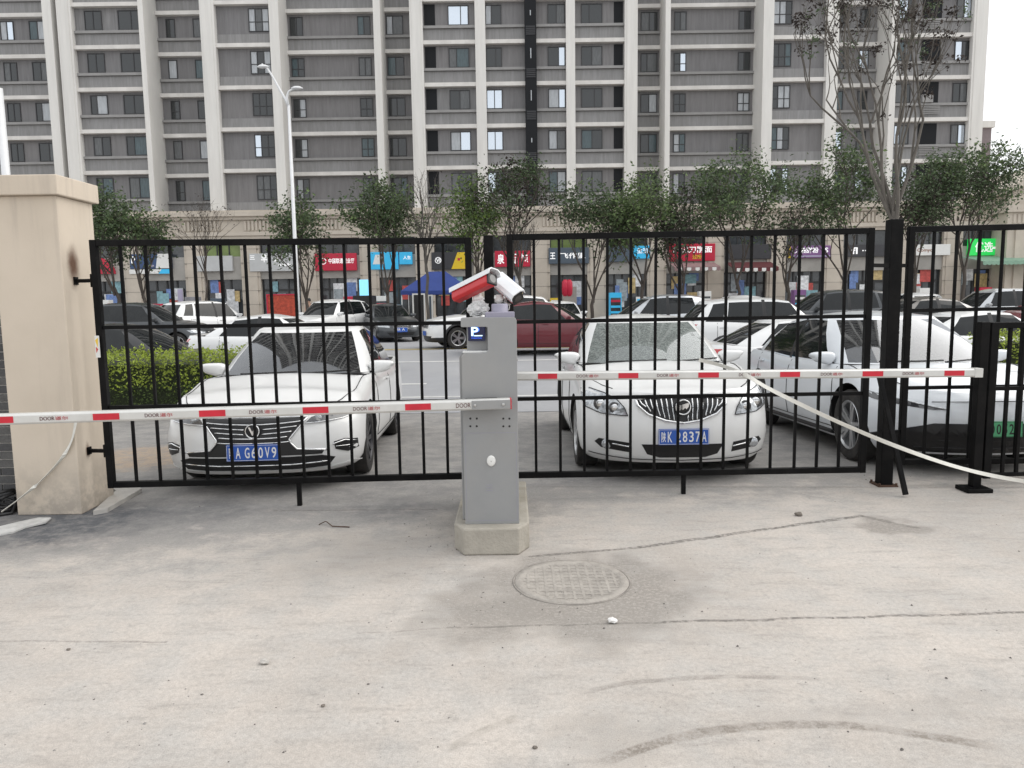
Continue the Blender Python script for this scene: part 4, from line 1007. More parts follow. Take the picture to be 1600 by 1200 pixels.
def plate_on(s, t, x, z, chars, green=False, rear=False, w=.44, h=.14, chip=None):
    y = (min(s.yf(x - .2, z), s.yf(x, z - .07), s.yf(x, z + .07), s.yf(x, z)) - s.L / 2 - .016) if not rear else (s.yr(x, z) - s.L / 2 + .02)
    sg = -1 if not rear else 1
    m_ = MB(); m_.box(x - w / 2, x + w / 2, y - .004, y + .004, z - h / 2, z + h / 2)
    p = m_.build('licence_plate', M_plg if green else M_plb, t, True, .002)
    rt = (1, 0, 0) if not rear else (-1, 0, 0)
    if chars:
        ink = M_plk if green else M_plw
        yy = y + sg * .0048; n = len(chars); cwd = (w - .03) / (n + .35)
        xx = -w / 2 + .015 + cwd / 2
        for i, ch in enumerate(chars):
            if ch != ' ': text(ch, ink, (x + rt[0] * xx, yy, z), rt, (0, 0, 1), cwd * .70, h * .66, p, 'plate_character', True, bold=.012)
            xx += cwd + (cwd * .35 if i == 1 else 0)
        fr = MB()
        for a, b_, c, d in ((-w/2+.004, w/2-.004, h/2-.008, h/2-.005), (-w/2+.004, w/2-.004, -h/2+.005, -h/2+.008), (-w/2+.004, -w/2+.007, -h/2+.005, h/2-.005), (w/2-.007, w/2-.004, -h/2+.005, h/2-.005)):
            fr.box(x + a, x + b_, min(yy, yy + sg * .0006), max(yy, yy + sg * .0006), z + c, z + d)
        fr.build('plate_rim', ink, p, True)
    return p
def pm(name, s, t, poly, mt_, off=.006, depth=.02, surf=None, mirror=False, maxe=.07):
    r = []
    for sg in ((1, -1) if mirror else (1,)):
        pl_ = [(sg * u, v) for u, v in poly]
        o = obj(name, s.panel(pl_, surf or s.SF, off, depth, maxe), mt_, t, True); r.append(o)
    return r
def strip(name, s, t, pts, r, mt_, off=.01, surf=None, mirror=False, n=6):
    out = []
    for sg in ((1, -1) if mirror else (1,)):
        fine = []
        for (u0, v0), (u1, v1) in zip(pts, pts[1:]):
            for k in range(5): fine.append((sg * lerp(u0, u1, k / 5), lerp(v0, v1, k / 5)))
        fine.append((sg * pts[-1][0], pts[-1][1]))
        out.append(MB().tube([(surf or s.SF)(u, v, off) for u, v in fine], r, n).build(name, mt_, t, True))
    return out
def disc_on(name, s, t, x, z, r, mt_, off=.01, th=.02, parent=None):
    y = s.yf(x, z) - s.L / 2; return MB().lathe([(0, -off - th), (r * .9, -off - th), (r, -off - th * .6), (r, .01)], (x, y, z), 'Y', 20).build(name, mt_, parent or t, True)
def generic_details(s, t, pmat):
    zf = s.zs(.12); W = s.W; zt = s.zs(s.L - .15)
    pm('headlight', s, t, [(W * .50, zf - .15), (W * .93, zf - .11), (W * .945, zf - .02), (W * .80, zf - .015), (W * .50, zf - .08)], M_lamp, mirror=True)
    pm('grille', s, t, [(-W * .42, zf - .06), (W * .42, zf - .06), (W * .36, zf - .22), (-W * .36, zf - .22)], M_mesh)
    for k in range(3): strip('grille_slat', s, t, [(-W * .39, zf - .09 - k * .05), (W * .39, zf - .09 - k * .05)], .006, M_chrome, .012)
    pm('lower_intake', s, t, [(-W * .62, s.z0 + .20), (W * .62, s.z0 + .20), (W * .5, s.z0 + .08), (-W * .5, s.z0 + .08)], M_mesh)
    pm('tail_lamp', s, t, [(W * .52, zt - .22), (W * .86, zt - .24), (W * .875, zt - .06), (W * .55, zt - .07)], M_tail, surf=s.SR, mirror=True)
    pm('rear_valance', s, t, [(-W * .7, s.z0 + .20), (W * .7, s.z0 + .20), (W * .6, s.z0 + .05), (-W * .6, s.z0 + .05)], M_trim, surf=s.SR)
    plate_on(s, t, 0, s.z0 + .28, '', False); plate_on(s, t, 0, s.z0 + .45, '', False, True)
    for a in s.ax:
        for sg in (-1, 1):
            sf = s.SS(sg); rr = s.wr_ + .055
            if s.clad:
                mb = MB(); n = 16; vs = []
                for j in range(n + 1):
                    an = math.pi * j / n * 1.06 - .06
                    for r_, of in ((rr - .003, .012), (rr + .06, .014), (rr + .065, -.01)):
                        y, z = a + r_ * math.cos(an), s.wr_ + .01 + r_ * math.sin(an); vs.append(sf(y, max(s.z0 + .02, z), of))
                mb.add(vs, [(i * 3 + q, i * 3 + q + 1, i * 3 + q + 4, i * 3 + q + 3) for i in range(n) for q in range(2)], 0, True); mb.build('arch_trim', M_trim, t, True)
# ---- body types ------------------------------------------------------
sedan = Car(L=4.70, W=.90, nose=[(.15, .10), (.30, .01), (.45, 0), (.60, .03), (.72, .14), (.80, .22)], tail=[(.15, .12), (.35, .02), (.55, 0), (.85, .05), (1.0, .12), (1.1, .2)],
            sh=[(0, .68), (.25, .76), (.7, .85), (1.35, .95), (2.6, .965), (3.9, .99), (4.4, 1.02), (4.7, 1.0)], cab=(1.30, 2.15, 3.45, 4.25), zr=1.45, wr=.60, wb=.82, ax=(.92, 3.62), rw=.325,
            side=[(1.85, 2.32, 'w1'), (2.45, 2.55, 'w1'), (2.72, 2.72, 'bp'), (2.82, 2.80, 'w2'), (3.3, 3.1, 'w2'), (3.72, 3.32, 'pil')])
suv = Car(L=4.62, W=.93, z0=.22, clad=True, nose=[(.15, .13), (.30, .02), (.50, 0), (.75, .02), (.90, .09), (1.0, .16)], tail=[(.15, .12), (.35, .02), (.6, 0), (1.0, .05), (1.2, .12)],
          sh=[(0, .84), (.25, .93), (.7, 1.0), (1.3, 1.06), (2.6, 1.07), (4.0, 1.13), (4.62, 1.15)], cab=(1.15, 1.90, 4.05, 4.50), zr=1.66, wr=.64, wb=.85, ax=(.90, 3.62), rw=.35,
          side=[(1.70, 2.05, 'w1'), (2.3, 2.35, 'w1'), (2.62, 2.64, 'bp'), (2.72, 2.72, 'w2'), (3.3, 3.2, 'w2'), (3.60, 3.50, 'pil'), (3.70, 3.58, 'w3'), (4.12, 3.86, 'pil')], roof=[(1.90, 1.60), (2.5, 1.655), (3.3, 1.65), (4.05, 1.59)])
hatch = Car(L=4.35, W=.89, z0=.19, nose=[(.15, .12), (.30, .01), (.45, 0), (.62, .04), (.78, .16), (.9, .25)], tail=[(.15, .12), (.35, .02), (.6, 0), (.95, .05), (1.15, .12)],
            sh=[(0, .70), (.25, .80), (.7, .91), (1.1, 1.0), (2.6, 1.0), (3.8, 1.06), (4.35, 1.05)], cab=(1.02, 1.90, 3.75, 4.22), zr=1.58, wr=.62, wb=.82, ax=(.86, 3.46), rw=.315,
            side=[(1.6, 2.05, 'w1'), (2.2, 2.3, 'w1'), (2.48, 2.5, 'bp'), (2.58, 2.58, 'w2'), (3.1, 3.0, 'w2'), (3.45, 3.3, 'pil')], roof=[(1.90, 1.53), (2.5, 1.58), (3.2, 1.57), (3.75, 1.50)])
# ------------------------------------------------------------------ the three cars parked at the gate
carA = Car(L=4.70, W=.885, z0=.17, Rf=.55, n=2.7, nose=[(.15, .10), (.22, .03), (.34, 0), (.48, .0), (.60, .03), (.70, .12), (.80, .2)], tail=[(.15, .12), (.35, .02), (.55, 0), (.85, .05), (1.0, .12), (1.1, .2)],
           sh=[(0, .655), (.22, .72), (.6, .815), (1.25, .925), (2.6, .955), (3.9, .99), (4.4, 1.03), (4.7, 1.0)], cab=(1.22, 2.10, 3.45, 4.25), zr=1.46, wr=.555, wb=.79, roof=[(2.10, 1.405), (2.65, 1.455), (3.45, 1.40)], ax=(.93, 3.60), rw=.325, hump=.055,
           side=[(1.85, 2.32, 'w1'), (2.45, 2.55, 'w1'), (2.72, 2.72, 'bp'), (2.82, 2.80, 'w2'), (3.3, 3.1, 'w2'), (3.72, 3.32, 'pil')])
def detA(s, t, pmat):
    gr_ = [(-.44, .645), (.44, .645), (.40, .60), (.30, .47), (.36, .385), (.58, .365), (.56, .33), (-.56, .33), (-.58, .365), (-.36, .385), (-.30, .47), (-.40, .60)]
    g = pm('grille', s, t, gr_, M_mesh, .004, .02, maxe=.06)[0]
    for z, w_, dz in ((.612, .40, .018), (.572, .36, .016), (.530, .32, .012), (.488, .285, .008), (.445, .30, .004)):
        for sg in (-1, 1):
            strip('grille_slat', s, g, [(sg * .075 if z > .49 and z < .60 else .0, z - dz), (sg * w_ * .6, z - dz * .4), (sg * w_, z + .006)], .006, M_chrome, .012)
    strip('chrome_edge', s, g, [(.44, .648), (.405, .60), (.302, .47), (.312, .44), (.362, .385), (.60, .365)], .008, M_chrome, .012, mirror=True)
    strip('chrome_edge', s, g, [(-.44, .652), (0, .655), (.44, .652)], .006, M_chrome, .010)
    e = disc_on('emblem', s, g, 0, .545, .062, M_trim, .006, .016); y = s.yf(0, .545) - s.L / 2 - .024
    MB().lathe([(.062, .0), (.062, -.006), (.052, -.006), (.052, 0)], (0, y, .545), 'Y', 28).build('emblem_ring', M_chrome, e, True)
    text('V', M_chrome, (0, y - .002, .545), (1, 0, 0), (0, 0, 1), .068, .07, e, 'emblem_letter', True, bold=.03)
    li = pm('lower_intake', s, t, [(-.56, .318), (.56, .318), (.66, .29), (.60, .215), (.40, .205), (-.40, .205), (-.60, .215), (-.66, .29)], M_mesh, .004, .02)[0]
    strip('intake_chrome', s, li, [(-.60, .262), (-.3, .248), (.3, .248), (.60, .262)], .007, M_chrome, .012)
    pm('fog_vent', s, t, [(.655, .425), (.74, .445), (.83, .425), (.835, .345), (.76, .325), (.665, .36)], M_mesh, .005, .02, mirror=True)
    strip('vent_trim', s, t, [(.645, .405), (.74, .432), (.825, .412)], .006, M_chrome, .011, mirror=True)
    strip('vent_fin', s, t, [(.67, .385), (.81, .38)], .004, M_chrome, .011, mirror=True)
    pm('headlight', s, t, [(.425, .60), (.47, .645), (.60, .685), (.80, .725), (.845, .715), (.83, .66), (.72, .625), (.55, .605)], M_lampd, .006, .02, mirror=True)
    for x, z in ((.53, .637), (.62, .655), (.71, .673)):
        for sg in (-1, 1): disc_on('lamp_lens', s, t, sg * x, z, .026, M_lamp, .008, .006)
    strip('lamp_chrome', s, t, [(.425, .598), (.55, .603), (.72, .622), (.83, .655)], .005, M_chrome, .011, mirror=True)
    # chin
    pm('chin_lip', s, t, [(-.62, .20), (.62, .20), (.80, .235), (.83, .20), (.62, .168), (-.62, .168), (-.83, .20), (-.80, .235)], pmat, .012, .03)
    for x in (-.39, .39): strip('bonnet_crease', s, t, [], .0, M_seam) if False else None
    bonnet_seam(s, t, .66)
    tails(s, t)
def bonnet_seam(s, t, w0):
    for sg in (-1, 1):
        pts = []
        for k in range(10):
            y = lerp(.28, s.yc + .12, k / 9); zt = s.zs(y) - .004; pts.append((sg * (s.xs(y, zt) * .955), y - s.L / 2, s.zs(y) + .004 + .004 * (k / 9)))
        MB().tube(pts, .0045, 4, smooth=False).build('bonnet_seam', M_seam, t, True)
def tails(s, t):
    W = s.W; zt = s.zs(s.L - .15)
    pm('tail_lamp', s, t, [(W * .52, zt - .22), (W * .86, zt - .24), (W * .875, zt - .06), (W * .55, zt - .07)], M_tail, surf=s.SR, mirror=True)
carB = Car(L=4.67, W=.905, z0=.17, Rf=.60, n=2.45, nose=[(.15, .10), (.24, .03), (.38, 0), (.52, .005), (.66, .04), (.78, .10), (.88, .2)], tail=[(.15, .12), (.35, .02), (.55, 0), (.85, .05), (1.0, .12), (1.1, .2)],
           sh=[(0, .755), (.22, .815), (.6, .88), (1.25, .985), (2.6, 1.0), (3.9, 1.02), (4.4, 1.05), (4.67, 1.02)], cab=(1.20, 2.02, 3.45, 4.25), zr=1.49, wr=.575, wb=.80, ax=(.95, 3.63), rw=.33, hump=.06,
           side=[(1.8, 2.25, 'w1'), (2.4, 2.5, 'w1'), (2.70, 2.70, 'bp'), (2.80, 2.78, 'w2'), (3.3, 3.1, 'w2'), (3.72, 3.32, 'pil')])
def detB(s, t, pmat):
    top = [(-.40, .735), (-.25, .755), (0, .765), (.25, .755), (.40, .735)]; bot = [(.385, .685), (.30, .61), (.15, .555), (0, .535), (-.15, .555), (-.30, .61), (-.385, .685)]
    g = pm('grille', s, t, top + bot, M_mesh, .004, .02, maxe=.06)[0]
    strip('chrome_edge', s, g, top + bot + [top[0]], .011, M_chrome, .010)
    def zlim(x): return interp([(0, .535), (.15, .555), (.30, .61), (.385, .685)], abs(x), False) + .012, interp([(0, .765), (.25, .755), (.40, .735)], abs(x), False) - .012
    for k in range(-8, 9):
        x = k * .044
        if k == 0: continue
        a, b_ = zlim(x * 1.02); 
        if abs(k) < 2: 
            strip('grille_slat', s, g, [(x * .94, a), (x, .60)], .0065, M_chrome, .012); continue
        strip('grille_slat', s, g, [(x * .90, a), (x * 1.0, lerp(a, b_, .5)), (x * 1.04, b_)], .0065, M_chrome, .012)
    e = disc_on('emblem', s, g, 0, .672, .070, M_trim, .010, .018); y = s.yf(0, .672) - s.L / 2 - .030
    MB().lathe([(.070, .0), (.070, -.008), (.058, -.008), (.058, 0)], (0, y, .672), 'Y', 28).build('emblem_ring', M_chrome, e, True)
    for k in (-1, 0, 1):      # three slanted shields
        cx = k * .031; sh_ = [(-.017, .022), (.019, .030), (.016, -.004), (-.004, -.026), (-.018, -.008)]
        MB().prism(sh_, lambda u, v, d, cx=cx, k=k: (cx + u, y - d, .672 + v + k * .008), .0, .005).build('emblem_shield', M_chrome, e, True)
    for h in pm('headlight', s, t, [(.475, .595), (.50, .665), (.56, .735), (.66, .79), (.78, .825), (.845, .815), (.855, .73), (.82, .655), (.70, .61)], M_lamp, .006, .02, mirror=True): pass
    for x, z, r in ((.585, .665, .05), (.70, .695, .062)):
        for sg in (-1, 1):
            d = disc_on('lamp_lens', s, t, sg * x, z, r, M_lampd, .004, .006); disc_on('lamp_core', s, t, sg * x, z, r * .62, M_chrome, .008, .008, d)
    strip('lamp_edge', s, t, [(.475, .595), (.50, .665), (.56, .735), (.66, .79), (.78, .825)], .004, M_seam, .009, mirror=True); strip('lamp_edge', s, t, [(.475, .595), (.70, .61), (.82, .655), (.855, .73)], .004, M_seam, .009, mirror=True)
    pm('lower_intake', s, t, [(-.36, .345), (.36, .345), (.31, .255), (.20, .225), (-.20, .225), (-.31, .255)], M_mesh, .004, .02)
    pm('fog_vent', s, t, [(.44, .265), (.455, .355), (.58, .372), (.72, .385), (.755, .35), (.70, .30)], M_mesh, .004, .02, mirror=True)
    for sg in (-1, 1): d = disc_on('fog_lamp', s, t, sg * .655, .338, .045, M_lamp, .006, .012)
    strip('fog_chrome', s, t, [(.45, .32), (.61, .345)], .007, M_chrome, .012, mirror=True)
    strip('chin_line', s, t, [(-.80, .24), (-.45, .205), (0, .195), (.45, .205), (.80, .24)], .004, M_seam, .006)
    bonnet_seam(s, t, .7); tails(s, t)
    s1 = s.SS(-1)
carC = Car(L=4.82, W=.945, z0=.18, Rf=.72, n=2.3, nose=[(.15, .12), (.25, .05), (.40, 0), (.55, .0), (.66, .04), (.74, .12), (.85, .25)], tail=[(.15, .12), (.35, .02), (.6, 0), (.95, .05), (1.1, .14)],
           sh=[(0, .70), (.25, .77), (.7, .87), (1.15, .95), (2.6, .97), (4.0, 1.03), (4.82, 1.05)], cab=(1.02, 2.02, 3.60, 4.55), zr=1.49, wr=.61, wb=.84, ax=(.92, 3.82), rw=.36, hump=.05,
           side=[(1.60, 2.22, 'w1'), (2.45, 2.55, 'w1'), (2.78, 2.76, 'bp'), (2.86, 2.84, 'w2'), (3.5, 3.25, 'w2'), (4.0, 3.45, 'pil')])
def detC(s, t, pmat):
    pm('bumper_black', s, t, [(-.70, .42), (-.5, .475), (.5, .475), (.70, .42), (.80, .34), (.72, .20), (-.72, .20), (-.80, .34)], M_mesh, .010, .03, maxe=.05)
    strip('bumper_fin', s, t, [(-.62, .25), (.62, .25)], .008, M_trim, .012); strip('bumper_fin', s, t, [(-.70, .32), (.70, .32)], .006, M_trim, .012)
    pm('headlight', s, t, [(.40, .60), (.60, .645), (.80, .705), (.895, .745), (.905, .70), (.86, .665), (.70, .625), (.50, .595)], M_lampd, .006, .02, mirror=True)
    strip('lamp_chrome', s, t, [(.40, .602), (.60, .647), (.80, .707), (.893, .745)], .006, M_lamp, .011, mirror=True)
    strip('bonnet_edge', s, t, [(-.5, .665), (0, .672), (.5, .665)], .003, M_seam, .002)
    bonnet_seam(s, t, .7); tails(s, t)
    for a in s.ax[:1]:
        for sg in (-1, 1):
            sf = s.SS(sg); pts = [(lerp(s.yc + .3, s.yb - .9, k / 10), s.z0 + .06) for k in range(11)]
            MB().tube([sf(y, z, -.004) for y, z in pts], .03, 6).build('sill_trim', M_trim, t, True)
def put(spec, nose_xy, yaw):   # place by the nose point; yaw>0 swings the tail to the left
    d = Vector((-math.sin(yaw), math.cos(yaw), 0)); return Vector((nose_xy[0], nose_xy[1], 0)) + d * spec.L / 2
nA = at(394, 711, 6.10); nB = at(1066, 687, 6.40)
yA, yB, yC = R(3.2), R(-0.5), R(-1.5)
CA = make_car(carA, P_white, put(carA, (nA.x, 6.12), yA), yA, 'white saloon with wide chrome-slatted grille and V badge behind the left gate leaf', glass=G_a, interior=True, details=detA, rim=('ten', M_rimd), group='white cars parked at the gate',
              plate=(0, .365, '陕AG60V9'))
CB = make_car(carB, P_white, put(carB, (nB.x, 6.34), yB), yB, 'white saloon with upright chrome waterfall grille behind the right gate leaf', glass=G_b, interior=True, details=detB, rim=('ten', M_rim), group='white cars parked at the gate',
              plate=(0, .415, '陕K2837A'))
nC = at(1560, 650, 6.42)
CC = make_car(carC, P_pearl, put(carC, (nC.x, 6.42), yC), yC, 'pearl white angular saloon with slim lights and green plate behind the right-hand fence', glass=G_c, interior=True, details=detC, rim=('five', M_rim), group='white cars parked at the gate',
              plate=(0, .43, '陕AD0527', True))
# ------------------------------------------------------------------ cars on the street and in the bays beyond it
def far_car(spec, pmat, px, Y, rot, label, ref=0.5, **k):
    """px: picture column of the car's middle; Y: distance from the ground it stands on"""
    x = at(px, 520, Y).x; return make_car(spec, pmat, (x, Y, 0), R(rot), label, group='cars on and beside the street', **k)
far_car(sedan, P_black, 210, 14.3, 90, 'black saloon behind the clipped hedge left of the pillar gap')
far_car(sedan, P_silver, 92, 20.3, 90, 'silver saloon just showing above the black saloon at the far left')
far_car(hatch, P_grey, 232, 24.3, 90, 'dark hatchback behind the black saloon on the far lane')
far_car(suv, P_white, 330, 29.5, 150, 'white off-roader parked left with its tail to a beige column')
far_car(sedan, P_white, 446, 18.3, 90, 'white saloon side on, right behind the left gate car')
far_car(suv, P_white, 518, 30.2, -22, 'white off-roader facing the street beside the black cargo box')
far_car(sedan, P_grey, 607, 30.5, 22, 'dark grey saloon with blue plate facing the street', plate=(0, .5, '陕A'))
far_car(suv, P_white, 770, 24.7, -72, 'white crossover with dark wheel arches nosing left behind the cabinet', rim=('five', M_rim))
far_car(sedan, P_red, 856, 21.6, 90, 'dark red saloon passing behind the cabinet')
far_car(sedan, P_white, 876, 31, 4, 'white saloon facing the street behind the dark red one')
far_car(hatch, P_silver, 1018, 23.6, -90, 'silver hatchback side on above the right gate car')
far_car(suv, P_white, 1200, 18.6, 90, 'white crossover with red tail lamp in the near lane')
far_car(sedan, P_white, 1283, 13.4, 90, 'white saloon close behind the waterfall-grille car')
far_car(suv, P_grey, 1290, 23.6, -90, 'dark off-roader with pale window trim facing left')
far_car(sedan, P_brown, 1420, 20.8, -90, 'warm grey saloon facing left behind the tall black post')
far_car(hatch, P_white, 1440, 31, 8, 'white hatchback facing the street near the green shop sign')
far_car(suv, P_silver, 1545, 26.5, -90, 'silver off-roader facing left under the green shop sign')
far_car(sedan, P_white, 1545, 15.8, 90, 'white saloon behind the fence panel at the right edge')
far_car(hatch, P_red, 1660, 22.2, -90, 'red hatchback just cut by the right edge')
far_car(hatch, P_white, 1165, 31.5, 6, 'white hatchback parked by the dark red awning')
# ------------------------------------------------------------------ hedges in kerbed beds
def leaf_mat(name, col, var=.35, trans=.3):
    mt, nt, b = _nodes(name); g = NG(nt); geo = g.n('ShaderNodeNewGeometry')
    n = g.noise(geo.outputs['Position'], 2.2, 4); oi = geo.outputs['Random Per Island']
    c = g.mix(g.rng(n, .3, .7), tuple(x * (1 - var) for x in col), tuple(x * (1 + var) for x in col))
    c = g.mix(1.0, c, g.rng(oi, 0, 1, .7, 1.35, False), 'MULTIPLY'); g.L(c, b.inputs['Base Color']); b.inputs['Roughness'].default_value = .5
    b.inputs['Specular IOR Level'].default_value = .3
    tr = g.n('ShaderNodeBsdfTranslucent'); g.L(c, tr.inputs[0]); mx_ = g.n('ShaderNodeMixShader'); mx_.inputs[0].default_value = trans
    g.L(b.outputs[0], mx_.inputs[1]); g.L(tr.outputs[0], mx_.inputs[2]); g.L(mx_.outputs[0], nt.nodes['Material Output'].inputs[0]); return mt
def leaves(mb, pts, size, rs, mi=0, droop=0.0):
    for p in pts:
        a = Vector((rs.gauss(0, 1), rs.gauss(0, 1), rs.gauss(0, .7) - droop)).normalized(); b = a.orthogonal().normalized(); b = (b + a.cross(b) * rs.uniform(-2, 2)).normalized()
        l = size * rs.uniform(.65, 1.35); w_ = l * rs.uniform(.38, .6); nn = a.cross(b) * w_ * .25
        p = Vector(p); mb.add([p, p + a * l * .5 + b * w_ * .5 + nn, p + a * l, p + a * l * .5 - b * w_ * .5 + nn], [(0, 1, 2), (0, 2, 3)], mi)
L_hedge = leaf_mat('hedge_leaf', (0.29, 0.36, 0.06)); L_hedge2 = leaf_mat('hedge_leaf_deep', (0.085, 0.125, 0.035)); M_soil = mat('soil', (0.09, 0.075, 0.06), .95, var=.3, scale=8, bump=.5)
M_bark = mat('bark', (0.075, 0.062, 0.052), .9, var=.3, scale=12, bump=.5, stretch=(1, 1, .2)); M_bark2 = mat('pale_bark', (0.12, 0.108, 0.094), .9, var=.3, scale=10, bump=.4, stretch=(1, 1, .3))
def hedge(x0, x1, y0, y1, zt, label, seed):
    rs = random.Random(seed); z0 = gz((y0 + y1) / 2)
    kb = thing('planting_bed', 'concrete kerbed soil bed under the ' + ('left' if seed == 3 else 'right') + ' hedge', 'planter', ((x0 + x1) / 2, (y0 + y1) / 2, z0))
    MB().box(x0 - .12, x1 + .12, y0 - .14, y0, z0 - .1, z0 + .15).build('kerb', M_conc, kb, bevel=.02); MB().box(x0 - .12, x1 + .12, y1, y1 + .14, z0 - .1, z0 + .15).build('kerb', M_conc, kb, bevel=.02)
    MB().box(x0 - .12, x0, y0, y1, z0 - .1, z0 + .15).build('kerb', M_conc, kb, bevel=.02); MB().box(x1, x1 + .12, y0, y1, z0 - .1, z0 + .15).build('kerb', M_conc, kb, bevel=.02)
    MB().box(x0, x1, y0, y1, z0 - .1, z0 + .10).build('soil', M_soil, kb)
    h = thing('hedge', label, 'hedge', ((x0 + x1) / 2, (y0 + y1) / 2, z0 + .10)); mb = MB(); pts = []; deep = []
    def top(x, y): return zt + .07 * mnoise.noise(Vector((x * 1.6, y * 1.3, seed))) + .03 * mnoise.noise(Vector((x * 6, y * 5, seed)))
    n = int((x1 - x0) * 1500)
    for i in range(n):
        x = rs.uniform(x0 - .03, x1 + .03); f = rs.random(); zt_ = None
        if f < .5: y = y0 + rs.uniform(-.06, .12); z = lerp(z0 + .12, top(x, y), rs.random() ** .7)
        elif f < .9: y = rs.uniform(y0, y1); z = top(x, y) + rs.uniform(-.12, .05)
        else: x = rs.choice((x0, x1)) + rs.uniform(-.05, .05); y = rs.uniform(y0, y1); z = rs.uniform(z0 + .15, top(x, y))
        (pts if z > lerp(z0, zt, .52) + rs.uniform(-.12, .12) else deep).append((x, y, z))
    for i in range(int((x1 - x0) * 9)):           # long shoots
        x = rs.uniform(x0, x1); y = rs.uniform(y0, y1); t0 = top(x, y); hh = rs.uniform(.05, .16)
        for k in range(8): pts.append((x + rs.gauss(0, .012), y, t0 + hh * k / 8))
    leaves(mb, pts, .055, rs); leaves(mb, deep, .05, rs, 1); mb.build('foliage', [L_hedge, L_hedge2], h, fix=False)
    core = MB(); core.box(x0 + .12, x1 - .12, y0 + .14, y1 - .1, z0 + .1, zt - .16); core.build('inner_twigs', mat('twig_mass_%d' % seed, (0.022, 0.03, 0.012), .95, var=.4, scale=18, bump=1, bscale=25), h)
hz = at(240, 553, 12.2).z
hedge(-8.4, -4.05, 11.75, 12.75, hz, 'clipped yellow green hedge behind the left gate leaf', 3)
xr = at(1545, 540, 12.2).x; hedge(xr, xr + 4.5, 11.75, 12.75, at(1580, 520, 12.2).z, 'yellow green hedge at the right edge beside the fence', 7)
# ------------------------------------------------------------------ trees
L_ever = leaf_mat('evergreen_leaf', (0.078, 0.112, 0.056), .4, .2); L_mid = leaf_mat('mid_green_leaf', (0.12, 0.17, 0.068), .4, .25); L_brown = leaf_mat('dry_brown_leaf', (0.045, 0.035, 0.030), .4, .15)
L_fresh = leaf_mat('fresh_leaf', (0.15, 0.22, 0.05), .35, .3)
def tree(name, label, px, Y, ztop, zcr, rad, seed, leafs, nleaf, lsize, bark, trunk=.09, levels=4, spread=.55, bare=False, group='street trees', clump=.16, kids=(3, 4), fork=None, cat='tree'):
    rs = random.Random(seed); x0 = at(px, 450, Y).x; z0 = gz(Y) if Y < 34 else .24
    t = thing(name, label, cat, (x0, Y, z0), 0, group); wood = MB(); tips = []
    H = ztop - z0; base = Vector((x0, Y, z0)); fk = fork if fork else (zcr - z0)
    p = [base + Vector((rs.gauss(0, .02) * i, rs.gauss(0, .02) * i, fk * i / 4)) for i in range(5)]
    wood.tube(p, [trunk * 1.25, trunk * 1.05, trunk, trunk * .95, trunk * .88], 8)
    cx = Vector((x0, Y, (ztop + zcr) / 2)); hz_ = (ztop - zcr) / 2
    def inside(q):
        d = q - cx; return (d.x / rad) ** 2 + (d.y / rad) ** 2 + (d.z / hz_) ** 2
    def grow(p0, d, ln, r, lv):
        pts = [p0]; q = p0; dd = d.copy(); n = 4
        for i in range(n):
            dd = (dd + Vector((rs.gauss(0, .10), rs.gauss(0, .10), rs.gauss(.05, .08)))).normalized(); q = q + dd * ln / n; pts.append(q)
        wood.tube(pts, [r * lerp(1, .6, i / n) for i in range(n + 1)], 6 if lv < 2 else (5 if lv < 3 else 4), cap=False)
        if lv >= levels - 1 or r < .004:
            tips.append((q, dd)); 
            if not bare: tips.append((pts[2], dd))
            return
        if lv >= 1 and not bare: tips.append((q, dd)); tips.append((pts[3], dd))
        if bare and lv >= 1 and rs.random() < .75: tips.append((pts[rs.choice((2, 3, 4))], dd))
        for k in range(rs.randint(*kids)):
            a = rs.uniform(0, 2 * math.pi); sp = spread * rs.uniform(.6, 1.3); o = dd.orthogonal().normalized(); o2 = dd.cross(o); nd = (dd + (o * math.cos(a) + o2 * math.sin(a)) * sp).normalized()
            st = pts[rs.choice((2, 3, 4))] if k else pts[4]
            l2 = ln * rs.uniform(.6, .85)
            if inside(st + nd * l2) > 1.25: nd = (nd + (cx - st).normalized() * .6).normalized(); l2 *= .8
            grow(st, nd, l2, r * rs.uniform(.5, .68), lv + 1)
    lead = (ztop - (z0 + fk)) * (.50 if not bare else .46)
    nst = 4 if not bare else 7
    for k in range(nst):
        a = 2 * math.pi * k / nst + rs.uniform(-.4, .4); tilt = (rs.uniform(.22, .62) if k else .08) * (.62 if bare else 1)
        st = p[4] - Vector((0, 0, rs.uniform(0, fk * .18)))
        grow(st, Vector((math.cos(a) * tilt, math.sin(a) * tilt, 1)).normalized(), lead * rs.uniform(.8, 1.05), trunk * rs.uniform(.5, .66), 0)
    wood.build('trunk', bark, t, fix=False)
    if nleaf:
        cr = MB(); per = max(1, nleaf // max(1, len(tips))); rs.shuffle(tips)
        for q, dd in tips:
            if bare and rs.random() < .45: continue
            m_ = int(per * rs.choice((.15, .4, .8, 1.3, 2.3))); pts = [q + Vector((rs.gauss(0, clump), rs.gauss(0, clump), rs.gauss(0, clump * .8))) for _ in range(m_)]
            leaves(cr, pts, lsize, rs, 0 if rs.random() < .75 or len(leafs) == 1 else 1, .25)
        cr.build('crown', leafs, t, fix=False)
    return t
def zt(px, py, Y): return at(px, py, Y).z
YT = 35.5
def ev(px, top, bot, halfw, seed, label, n=3200, mats=(L_ever, L_mid), Y=YT, **k):
    bot += 44; n = int(n * 1.55); halfw *= 1.22
    tree('evergreen_tree', label, px, Y, zt(px, top, Y), zt(px, bot, Y), halfw / FPX * Y, seed, list(mats), n, .17, M_bark, .085, clump=.27, spread=.7, **k)
ev(183, 298, 405, 48, 11, 'dark evergreen street tree beside the beige pillar')
ev(225, 318, 415, 26, 12, 'narrow evergreen street tree right of the one by the pillar', 1500)
